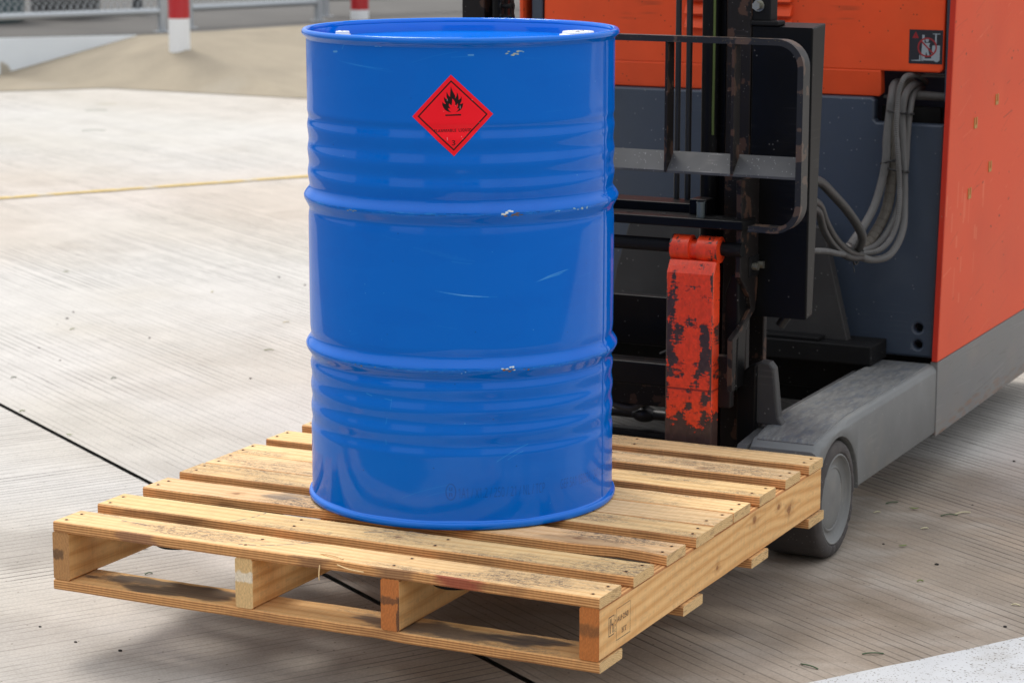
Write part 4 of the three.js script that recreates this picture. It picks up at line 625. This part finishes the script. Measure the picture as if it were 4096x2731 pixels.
  for (const s of [1, -1]) { const [p0, p1] = s > 0 ? [0.300, 0.312] : [-0.412, -0.400]; const sp = part('side_plate', plateZY(sidePlate, p0, p1, 0.002), M.rusty, T); if (s > 0) { hexBolt(sp, [0.319, 0.613, -0.715], 0.0082, 0.016, 'x'); hexBolt(sp, [0.319, 0.612, -0.748], 0.0082, 0.016, 'x'); part('bolt_pad', box(0.311, 0.3145, 0.592, 0.634, -0.752, -0.695, 0.001), M.blackMatt, sp); } }
  part('hook_block', box(0.262, 0.297, 0.322, 0.432, -0.665, -0.642, 0.003), M.rusty, T);
  part('carriage_plate', merged([plateXY([[0.272, 0.36], [0.300, 0.36], [0.304, 0.5], [0.302, 0.60], [0.285, 0.60], [0.272, 0.56]], -0.665, 0.05, 0.004), box(-0.40, 0.28, 0.34, 0.39, -0.73, -0.70, 0.004)]), M.black, T);
  // --- load backrest
  const bar = (pts, depth, t, zf) => { // flat bar bent to a path in x,y, its wide side along z
    const c = new THREE.CatmullRomCurve3(pts.map(([x, y]) => V(x, y, 0)), false, 'catmullrom', 0.0), n = pts.length * 1, pos = [], idx = [];
    for (let i = 0; i < n; i++) { const a = pts[Math.max(0, i - 1)], b = pts[Math.min(n - 1, i + 1)], l = Math.hypot(b[0] - a[0], b[1] - a[1]), nx = -(b[1] - a[1]) / l, ny = (b[0] - a[0]) / l, p = pts[i], e = 0.0015; for (const [k, z] of [[0, zf - e], [e, zf], [t - e, zf], [t, zf - e], [t, zf - depth], [0, zf - depth]]) pos.push(p[0] + nx * k, p[1] + ny * k, z); }
    for (let i = 0; i < n - 1; i++) for (let k = 0; k < 6; k++) { const a = i * 6 + k, b = i * 6 + (k + 1) % 6; idx.push(a, b, a + 6, b, b + 6, a + 6); }
    const g = new THREE.BufferGeometry(); g.setAttribute('position', new THREE.Float32BufferAttribute(pos, 3)); g.setIndex(idx); return boxUV(toCreasedNormals(g, 0.6));
  };
  const arcp = (cx, cy, r, a0, a1, n = 10) => [...Array(n + 1)].map((_, k) => { const a = lerp(a0, a1, k / n); return [cx + r * Math.cos(a), cy + r * Math.sin(a)]; });
  const xr = 0.4555, path = [[-0.06, 1.0925], [0.398, 1.0925], ...arcp(xr - 0.056, 1.0925 - 0.056, 0.056, Math.PI / 2, 0), ...arcp(xr - 0.056, 0.704 + 0.056, 0.056, 0, -Math.PI / 2), [0.345, 0.704]];
  const bk = part('backrest_frame', bar(path.map(([x, y]) => [x, y]), 0.043, -0.0095, -0.60), M.rest, T, 'black rounded load backrest with chipped paint');
  const mir = path.map(([x, y]) => [-0.0993 - x, y]).reverse(); part('backrest_frame', bar(mir, 0.043, -0.0095, -0.60), M.black, T);
  for (const x of [0.158, 0.3035, -0.25, -0.40, -0.05]) part('backrest_bar', plateZY([[-0.601, 1.0825], [-0.601, 0.815], [-0.637, 0.836], [-0.637, 1.0825]], x, x + 0.0062, 0.001), M.rusty, bk);
  part('backrest_rail', plateZY([[-0.6025, 0.8135], [-0.6025, 0.8185], [-0.640, 0.855], [-0.6435, 0.8515]], -0.53, 0.4455, 0.0008), M.dusty, bk, 'dusty grey slanted rail');
  // --- forks
  const forkTex = (k) => dataTex(256, 1024, (i, j) => {
    const x = i / 256, y = j / 1024, n = fbm(x * 6 + k, y * 22, 5), blk = 0.30 * (noise(x * 5 + k, y * 150) - 0.5) + 0.26 * (noise(x * 30, y * 230 + k) - 0.5) + 0.14 * (noise(x * 70, y * 60 + k) - 0.5) + 0.09;
    let wear = n + blk * 0.7 - 0.05;
    wear += 0.6 * sst(0.30, 0.08, y) + 0.2 * sst(0.9, 1, Math.abs(2 * x - 1)) + 0.32 * sst(0.22, 0.12, Math.hypot((x - 0.12) * 1.1, (y - 0.58) * 1.3)) + 0.26 * sst(0.14, 0.08, Math.hypot((x - 0.82), (y - 0.52) * 0.9)) - 0.14 * sst(0.8, 0.9, y) - 0.10 * sst(0.5, 0.1, Math.abs(x - 0.5));
    const w = sst(0.605, 0.63, wear), red = [232, 68, 28].map((b) => b * (0.9 + 0.2 * fbm(x * 20, y * 70, 3)));
    let c = mixc(red, [70, 51, 45].map((b) => b * (0.8 + 0.4 * fbm(x * 14 + 4, y * 50, 3))), w); c = mixc(c, [120, 30, 20], 0.5 * (1 - w) * sst(0.52, 0.6, wear));
    if (Math.abs(y - 0.345) < 0.004 && noise(x * 12, 3) > 0.3) c = mixc(c, [90, 24, 18], 0.6);
    if (hash(i >> 1, j >> 1) > 0.9965) c = mixc(c, [190, 160, 150], 0.5); return c;
  }, true, false);
  for (const [x0, k] of [[0.166, 1], [-0.404, 9]]) {
    const f = new THREE.Group(); f.name = 'fork'; T.add(f); const x1 = x0 + 0.1045;
    const ft = forkTex(k), fm = new THREE.MeshPhysicalMaterial({ map: ft, roughness: 0.42, clearcoat: 0.15, bumpMap: asBump(ft), bumpScale: 0.0008 });
    const ug = (g) => { const p = g.attributes.position, n = g.attributes.normal, uv = new Float32Array(p.count * 2); for (let i = 0; i < p.count; i++) { const side = Math.abs(n.getX(i)) > 0.7; uv[2 * i] = side ? 0.35 + (p.getZ(i) + 0.62) * 5 : (p.getX(i) - x0) / (x1 - x0); uv[2 * i + 1] = Math.min(0.99, Math.max(0.01, (p.getY(i) - 0.19) / 0.5)); } g.setAttribute('uv', new THREE.BufferAttribute(uv, 2)); return g; };
    part('fork_shank', ug(plateZY([[-0.603, 0.206], [-0.603, 0.607], [-0.611, 0.620], [-0.619, 0.632], [-0.640, 0.632], [-0.643, 0.60], [-0.643, 0.206]], x0, x1, 0.003)), fm, f, k === 1 ? 'red paint worn down to brown steel' : undefined);
    const eye = (a, b) => { const g = new THREE.CylinderGeometry(0.0275, 0.0275, b - a, 28, 1); g.rotateZ(Math.PI / 2); g.translate((a + b) / 2, 0.6545, -0.643); return g; };
    part('fork_eye', ug(merged([eye(x0, x0 + 0.041), eye(x0 + 0.059, x1), new THREE.CylinderGeometry(0.021, 0.021, 0.02, 24).rotateZ(Math.PI / 2).translate(x0 + 0.05, 0.651, -0.645)])), fm, f);
    // blade: lies under the deck boards, thinning and rounding to the tip
    const s = new THREE.Shape(); s.moveTo(x0, 0.61); s.lineTo(x0, -0.40); s.quadraticCurveTo(x0 + 0.004, -0.484, x0 + 0.052, -0.487); s.quadraticCurveTo(x1 - 0.004, -0.484, x1, -0.40); s.lineTo(x1, 0.61); s.closePath();
    const bg = new THREE.ExtrudeGeometry(s, { depth: 0.030, bevelEnabled: true, bevelThickness: 0.0025, bevelSize: 0.0025, bevelOffset: -0.0025, bevelSegments: 2, curveSegments: 14 }); bg.rotateX(-Math.PI / 2);
    bg.translate(0, 0.2035, 0); { const p = bg.attributes.position; for (let i = 0; i < p.count; i++) { const t = (p.getZ(i) + 0.6) / 1.09; if (p.getY(i) < 0.22) p.setY(i, p.getY(i) + 0.020 * Math.max(0, t)); } bg.computeVertexNormals(); }
    part('fork_blade', boxUV(bg), M.black, f);
  }
  // --- cable loom
  const loom = {
    A: [[0.421, 0.935, -1.560], [0.416, 0.952, -1.520], [0.410, 0.958, -1.470], [0.401, 0.949, -1.440], [0.395, 0.924, -1.430], [0.395, 0.884, -1.420], [0.398, 0.833, -1.410], [0.407, 0.773, -1.400], [0.412, 0.713, -1.400], [0.419, 0.662, -1.380], [0.419, 0.620, -1.360], [0.411, 0.587, -1.330], [0.396, 0.570, -1.300], [0.380, 0.568, -1.260], [0.367, 0.574, -1.200], [0.388, 0.598, -1.050], [0.401, 0.621, -0.930], [0.403, 0.637, -0.820]],
    B: [[0.366, 0.931, -1.560], [0.369, 0.935, -1.480], [0.375, 0.906, -1.440], [0.375, 0.870, -1.430], [0.376, 0.811, -1.410], [0.379, 0.772, -1.400], [0.375, 0.724, -1.390], [0.366, 0.662, -1.360], [0.355, 0.621, -1.320], [0.346, 0.594, -1.280], [0.349, 0.583, -1.240]],
    C: [[0.387, 0.931, -1.560], [0.387, 0.927, -1.480], [0.385, 0.889, -1.450], [0.388, 0.842, -1.430], [0.389, 0.770, -1.420], [0.390, 0.710, -1.410], [0.386, 0.651, -1.390], [0.375, 0.609, -1.360], [0.367, 0.583, -1.310], [0.359, 0.573, -1.260], [0.358, 0.573, -1.200]],
    D: [[0.408, 0.928, -1.560], [0.412, 0.934, -1.480], [0.408, 0.915, -1.440], [0.406, 0.876, -1.430], [0.413, 0.812, -1.420], [0.421, 0.732, -1.410], [0.426, 0.673, -1.400], [0.432, 0.623, -1.380], [0.430, 0.586, -1.350], [0.418, 0.558, -1.310], [0.394, 0.554, -1.270], [0.373, 0.566, -1.230]],
    E: [[0.413, 0.922, -1.560], [0.416, 0.916, -1.480], [0.420, 0.875, -1.440], [0.419, 0.811, -1.430], [0.420, 0.747, -1.420], [0.413, 0.691, -1.410], [0.407, 0.640, -1.390], [0.397, 0.602, -1.360], [0.385, 0.579, -1.320], [0.372, 0.572, -1.260]],
    G: [[0.398, 0.790, -0.800], [0.378, 0.766, -0.950], [0.379, 0.735, -1.020], [0.389, 0.687, -1.100], [0.398, 0.646, -1.150], [0.402, 0.620, -1.170], [0.393, 0.598, -1.180], [0.375, 0.584, -1.200], [0.353, 0.588, -1.220]],
    H: [[0.398, 0.751, -0.800], [0.383, 0.719, -0.930], [0.375, 0.672, -1.000], [0.373, 0.622, -1.080], [0.379, 0.589, -1.150], [0.385, 0.572, -1.220]],
    I: [[0.399, 0.732, -0.800], [0.381, 0.704, -0.930], [0.370, 0.656, -1.000], [0.370, 0.606, -1.080], [0.379, 0.576, -1.150], [0.385, 0.565, -1.220]],
  };
  const rr = { A: 0.0066, B: 0.0098, C: 0.0128, D: 0.0085, E: 0.0075, G: 0.0105, H: 0.0088, I: 0.0085 };
  loom.A.forEach((p, i) => { if (i > 2 && i < 13) { p[0] += 0.0085; p[1] += 0.004; p[2] += 0.024; } });   // the conduit lies on top of the bundle
  const cab = (k) => tube(loom[k], rr[k], 80, 14);
  { // corrugated conduit: a tube whose radius steps along its length
    const c = new THREE.CatmullRomCurve3(loom.A.map((p) => V(...p)), false, 'centripetal'), len = c.getLength(), n = 900, g = new THREE.TubeGeometry(c, n, 1, 12, false), p = g.attributes.position, fr = []; for (let i = 0; i <= n; i++) fr.push(c.getPointAt(i / n));
    for (let i = 0; i <= n; i++) { const ph = (i / n * len / 0.0048) % 1, r = rr.A * (ph < 0.55 ? 1 : 0.84); for (let k = 0; k <= 12; k++) { const q = i * 13 + k; p.setXYZ(q, fr[i].x + (p.getX(q) - fr[i].x) * r, fr[i].y + (p.getY(q) - fr[i].y) * r, fr[i].z + (p.getZ(q) - fr[i].z) * r); } } g.computeVertexNormals(); part('corrugated_hose', g, M.hose, T);
  }
  for (const k of ['B', 'D', 'E']) part('hydraulic_hose', cab(k), M.hose, T);
  { const c = cab('C'); const t = part('taped_cable', c, M.tape, T); const cv = new THREE.CatmullRomCurve3(loom.C.map((p) => V(...p)), false, 'centripetal'); const rings = []; for (let k = 1; k < 26; k++) { const P = cv.getPointAt(k / 27), q = cv.getTangentAt(k / 27); const g = new THREE.TorusGeometry(rr.C, 0.0011, 6, 20); g.applyQuaternion(new THREE.Quaternion().setFromUnitVectors(V(0, 0, 1), q.applyAxisAngle(V(1, 0, 0), 0.2))); g.translate(P.x, P.y, P.z); rings.push(g); } part('tape_wraps', merged(rings), M.tape, t); }
  for (const k of ['G', 'H', 'I']) part('hydraulic_hose', cab(k), M.hoseDark, T);
  const tie = (c, w, h, tilt) => { const p = []; for (let k = 0; k <= 24; k++) { const a = k / 24 * Math.PI * 2; p.push(V(c[0] + w * Math.cos(a), c[1] + tilt * Math.cos(a), c[2] + h * Math.sin(a))); } const g = new THREE.TubeGeometry(new THREE.CatmullRomCurve3(p, true), 48, 0.0024, 6, true); g.scale(1, 1, 1); return merged([g, box(c[0] + w * 0.62, c[0] + w * 0.62 + 0.007, c[1] + tilt * 0.6 - 0.003, c[1] + tilt * 0.6 + 0.004, c[2] + h * 0.85, c[2] + h * 0.85 + 0.006, 0.001)]); };
  part('cable_tie', tie([0.399, 0.876, -1.43], 0.029, 0.016, -0.003), M.cable, T); part('cable_tie', tie([0.404, 0.746, -1.405], 0.025, 0.017, -0.004), M.cable, T); part('cable_tie', tie([0.385, 0.764, -1.405], 0.02, 0.016, 0.006), M.cable, T);
  part('cable_tie', merged([new THREE.TorusGeometry(0.023, 0.0024, 6, 28).rotateY(Math.PI / 2).translate(0.376, 0.574, -1.21), rod([0.372, 0.553, -1.20], [0.378, 0.535, -1.195], 0.0011, 6)]), M.cable, T);
}

// ------------------------------------------------------------------ background: bollards, fence panels, tubs
const bandMat = { red: new THREE.MeshPhysicalMaterial({ color: new THREE.Color().setRGB(0.42, 0.006, 0.012), roughness: 0.4, clearcoat: 0.3 }), white: new THREE.MeshPhysicalMaterial({ color: new THREE.Color().setRGB(0.74, 0.76, 0.77), roughness: 0.45, clearcoat: 0.2 }) };
function bollard(x, z, label, h0 = 0.2, y = HP) {
  const b = thing('bollard', label, 'bollard', [x, y - 0.012, z], 0, 'red and white bollards'), r = 0.071, seg = 40;
  const L = (p) => new THREE.LatheGeometry(p.map(([a, c]) => new THREE.Vector2(a, c)), seg);
  let yy = -0.03, k = 0; const hs = [h0 + 0.03, 0.2, 0.2, 0.2, 0.19];
  for (const d of hs) { part(k % 2 ? 'red_band' : 'white_band', L([[r, yy], [r, yy + d]]), k % 2 ? bandMat.red : bandMat.white, b); yy += d; k++; }
  part('cap', L([[r, yy], [r - 0.006, yy + 0.012], [0.03, yy + 0.022], [0, yy + 0.024]]), bandMat.white, b); return b;
}
bollard(-7.227, -9.853, 'red and white bollard at the top of the ramp beside the fence post', 0.195);
bollard(-7.568, -12.882, 'red and white bollard on the pavement behind the blue drum', 0.09);
bollard(-6.70, -13.55, 'red and white bollard seen between the mast and the orange truck body', 0.12);
const galv = new THREE.MeshStandardMaterial({ color: 0xa9aeb2, metalness: 0.55, roughness: 0.42 });
function fence(p0, p1, label, skipMesh) { // posts at both ends, bottom and top rail, chain-link between
  const f = thing('fence_panel', label, 'fence', [p0[0], HP, p0[1]], 0, 'chain link fence panels'), dx = p1[0] - p0[0], dz = p1[1] - p0[1], L = Math.hypot(dx, dz), a = Math.atan2(-dz, dx);
  const add = (n, g, m) => { g.rotateY(a); return part(n, g, m, f); };
  for (const x of [0.0, L]) { add('post', box(x - 0.024, x + 0.024, 0, 1.5, -0.024, 0.024, 0.006), galv); }
  for (const y of [0.146, 1.46]) add('rail', rod([0.025, y, 0], [L - 0.025, y, 0], 0.0255, 18), galv);
  for (const x of [0, L]) add('foot_plate', box(x - 0.05, x + 0.05, 0, 0.006, -0.05, 0.05, 0.001), galv);
  const wires = [], pit = 0.052, r = 0.0026, y0 = 0.168, y1 = 0.75;
  for (let x = 0.04; x < L - 0.04; x += pit) { const pts = []; let up = y0, k = 0; while (up < y1) { pts.push([x + (k % 2 ? pit / 2 : -pit / 2) + pit / 2, up, (k % 2 ? 0.004 : -0.004)]); up += pit * 0.62; k++; } for (let q = 0; q < pts.length - 1; q++) wires.push(rod(pts[q], pts[q + 1], r, 5, false)); }
  for (let x = 0.04 + pit; x < L - 0.04; x += pit) { let k = 0; for (let up = y0; up + pit * 0.62 < y1; up += pit * 0.62, k++) { const xa = x + (k % 2 ? -pit / 2 : 0), xb = x + (k % 2 ? 0 : -pit / 2); wires.push(rod([xa, up, 0.005], [xb, up + pit * 0.62, 0.005], r, 5, false)); } }
  const w = add('chain_link', merged(wires), galv); w.userData.kind = 'stuff'; return f;
}
{ const d = [0.501, -0.865]; const P = [-8.132, -10.982];
  fence([P[0] - d[0] * 2.4, P[1] - d[1] * 2.4], P, 'galvanised chain link fence panel above the white pavement edge');
  fence([-8.19, -11.42], [-7.773, -12.594], 'galvanised chain link fence panel between the two bollards');
  fence([-8.011, -13.106], [-6.9, -15.4], 'galvanised chain link fence panel behind the drum'); }
function tub(x, z, r, h, col, label) { const t = thing('plastic_tub', label, 'tub', [x, HP, z]); const m = new THREE.MeshStandardMaterial({ color: col, roughness: 0.5 }); const L = (p) => new THREE.LatheGeometry(p.map(([a, c]) => new THREE.Vector2(a, c)), 48); part('wall', L([[0, 0], [r * 0.86, 0], [r * 0.9, 0.01], [r, h], [r * 0.95, h], [r * 0.86, 0.05], [0, 0.04]]), m, t); part('rim', L([[r * 0.99, h - 0.01], [r * 1.06, h - 0.005], [r * 1.06, h + 0.01], [r * 0.97, h + 0.015]]), m, t); }
tub(-10.05, -11.35, 0.36, 0.62, new THREE.Color().setRGB(0.010, 0.045, 0.052), 'dark teal round tub behind the chain link fence');
tub(-9.83, -12.13, 0.30, 0.62, new THREE.Color().setRGB(0.030, 0.030, 0.028), 'black round tub behind the chain link fence');
{ const s = thing('sign_post', 'short dark steel post with base plate behind the fence', 'post', [-9.48, HP, -12.62]); const m = new THREE.MeshStandardMaterial({ color: 0x1a1d24, roughness: 0.5 }); part('post', box(-0.03, 0.03, 0, 1.2, -0.03, 0.03, 0.004), m, s); part('base_plate', box(-0.1, 0.1, 0, 0.008, -0.1, 0.1, 0.002), m, s); }
solo('low_wall', box(-40, 20, HP, HP + 0.5, -0.15, 0.15, 0.01).applyMatrix4(new THREE.Matrix4().makeRotationY(1.0471)).translate(-14, 0, -20), new THREE.MeshStandardMaterial({ map: grey, color: 0xdddddd, roughness: 0.9 }), 'low grey concrete wall far behind the fence', 'wall');

// ------------------------------------------------------------------ across the yard, behind the camera: what the drum mirrors
function warehouse(az, dist, w, h, d, col, label) {
  const a = az * Math.PI / 180, g = thing('warehouse', label, 'building', [Math.sin(a) * dist, 0, Math.cos(a) * dist], a), m = new THREE.MeshStandardMaterial({ color: new THREE.Color().setRGB(...col), roughness: 0.8 }), dk = new THREE.MeshStandardMaterial({ color: 0x3a3d40, roughness: 0.6 }), gl = new THREE.MeshPhysicalMaterial({ color: 0x20262b, roughness: 0.1 });
  part('wall', box(-w / 2, w / 2, 0, h, 0, d, 0.02), m, g);
  part('roof', box(-w / 2 - 0.3, w / 2 + 0.3, h, h + 0.25, -0.5, d + 0.3, 0.03), dk, g);
  const dr = part('roller_door', box(-1.9, 1.9, 0, 3.6, -0.05, 0.02, 0.01), dk, g); for (let k = 0; k < 12; k++) part('door_slat', box(-1.85, 1.85, 0.05 + k * 0.295, 0.325 + k * 0.295, -0.075, -0.045, 0.012), m, dr);
  for (let x = -w / 2 + 1.2; x < w / 2 - 0.8; x += 2.1) { const f = part('window', box(x - 0.7, x + 0.7, h * 0.62, h * 0.62 + 1.1, -0.06, 0.01, 0.01), dk, g); part('pane', box(x - 0.62, x + 0.62, h * 0.62 + 0.08, h * 0.62 + 1.02, -0.07, -0.055, 0.003), gl, f); }
}
warehouse(21, 17, 13, 8.0, 8, [0.34, 0.34, 0.33], 'tall grey warehouse with roller door facing the pallet across the yard');
warehouse(-42, 20, 11, 6.5, 8, [0.40, 0.38, 0.34], 'lower beige warehouse with roller door standing beside the grey one');

// ------------------------------------------------------------------ litter on the concrete
const ground = (u, v) => { // a point of the yard
  return [u, v]; };
{
  const green = new THREE.MeshStandardMaterial({ color: new THREE.Color().setRGB(0.16, 0.20, 0.06), roughness: 0.8, side: THREE.DoubleSide }), straw = new THREE.MeshStandardMaterial({ color: new THREE.Color().setRGB(0.55, 0.50, 0.32), roughness: 0.8, side: THREE.DoubleSide }), darkG = new THREE.MeshStandardMaterial({ color: new THREE.Color().setRGB(0.05, 0.09, 0.04), roughness: 0.7, side: THREE.DoubleSide });
  const blade = (x, z, len, turn, m, k) => { len *= 0.8; const pts = [...Array(6)].map((_, i) => [len * (i / 5 - 0.5), 0.0028 + 0.004 * Math.sin(i / 5 * Math.PI), 0.05 * len * Math.sin(i * 0.9 + k)]); const g = tube(pts, 0.0019, 20, 6); g.scale(1, 0.6, 1); g.rotateY(turn); g.translate(x, 0, z); solo('grass_blade', g, m, 'grass clipping lying on the concrete', 'grass clipping', 'grass clippings on the concrete'); };
  const L = LITTER_BLADES(); L.forEach(([x, z, len, turn, m], k) => blade(x, z, len, turn, [green, straw, darkG][m], k));
  const stone = new THREE.MeshStandardMaterial({ color: 0x1c1a19, roughness: 0.9 });
  LITTER_STONES().forEach(([x, z, s], k) => { s *= 0.6; const g = new THREE.IcosahedronGeometry(s, 1), p = g.attributes.position; for (let i = 0; i < p.count; i++) { const f = 0.75 + 0.5 * hash(Math.round(p.getX(i) * 9e3) + k * 31, Math.round(p.getY(i) * 9e3) + Math.round(p.getZ(i) * 9e3)); p.setXYZ(i, p.getX(i) * f * 1.3, p.getY(i) * f * 0.6 + s * 0.42, p.getZ(i) * f); } g.computeVertexNormals(); g.translate(x, 0, z); solo('grit_stone', g, stone, 'tiny dark stone lying on the concrete', 'stone', 'tiny dark stones on the concrete'); });
  const leaf = (x, z, s, turn) => { const sp = new THREE.Shape(); sp.moveTo(-s, 0); sp.quadraticCurveTo(0, s * 0.8, s, 0); sp.quadraticCurveTo(0, -s * 0.6, -s, 0); const g = new THREE.ExtrudeGeometry(sp, { depth: 0.0008, bevelEnabled: false, curveSegments: 8 }); g.rotateX(-Math.PI / 2); const p = g.attributes.position; for (let i = 0; i < p.count; i++) p.setY(i, p.getY(i) + 0.003 + 0.25 * s * Math.abs(p.getZ(i) / s) + 0.2 * s * (p.getX(i) / s) ** 2); g.computeVertexNormals(); g.rotateY(turn); g.translate(x, 0, z); solo('fallen_leaf', g, green, 'small green fallen leaf lying on the concrete', 'leaf', 'small fallen leaves on the concrete'); };
  LITTER_LEAVES().forEach(([x, z, s, t]) => leaf(x, z, s, t));
}
function LITTER_BLADES() { return [ [-1.771, -2.153, 0.035, 0.56, 0],[-1.966, -2.572, 0.03, 0.96, 1],[-2.493, -2.953, 0.025, 1.86, 1],[-3.196, -3.079, 0.022, 0.86, 0],[-2.506, -2.170, 0.022, 1.46, 0],[0.470, -1.232, 0.04, 0.96, 2],[0.603, -1.048, 0.02, 0.66, 1],[0.466, -1.135, 0.02, 0.76, 1],[0.641, -1.213, 0.05, 0.81, 1],[0.619, -1.181, 0.05, 0.66, 2],[0.715, -0.649, 0.016, 0.76, 0],[0.777, -0.151, 0.05, 0.61, 2],[0.934, -0.571, 0.02, 0.06, 1],[0.696, -0.029, 0.05, -0.44, 2],[-0.727, 0.004, 0.02, 0.86, 2],[-5.962, -7.100, 0.16, 0.56, 2],[-6.616, -8.042, 0.16, 0.66, 2],[-6.803, -8.408, 0.16, 0.96, 1],[-2.208, -1.483, 0.02, 1.16, 2],[-1.915, -1.136, 0.02, 1.06, 0],[-1.946, -1.599, 0.018, 0.76, 2],[0.279, -1.347, 0.02, 0.96, 2] ]; }
function LITTER_STONES() { return [ [-2.635, -2.319, 0.006],[-2.688, -2.425, 0.005],[-2.416, -1.879, 0.005],[-2.205, -2.156, 0.005],[-1.597, -1.772, 0.005],[-0.485, 0.449, 0.0055],[-0.591, 0.443, 0.004],[-0.709, 0.395, 0.004],[0.709, -0.785, 0.006],[-2.242, -1.748, 0.004],[-2.603, -2.223, 0.003],[0.952, -0.425, 0.005],[0.614, -1.755, 0.005],[0.560, -0.889, 0.004],[0.640, -1.299, 0.003],[-2.282, -3.217, 0.006],[-2.451, -3.320, 0.006],[-0.941, -0.178, 0.004] ]; }
function LITTER_LEAVES() { return [ [-0.849, -0.150, 0.014, 0.3],[0.605, -0.884, 0.01, 0.8],[0.533, -1.198, 0.011, 0.2],[-1.629, -0.956, 0.008, 0.4],[-1.070, -0.367, 0.006, 0.2] ]; }

renderer.render(scene, camera);
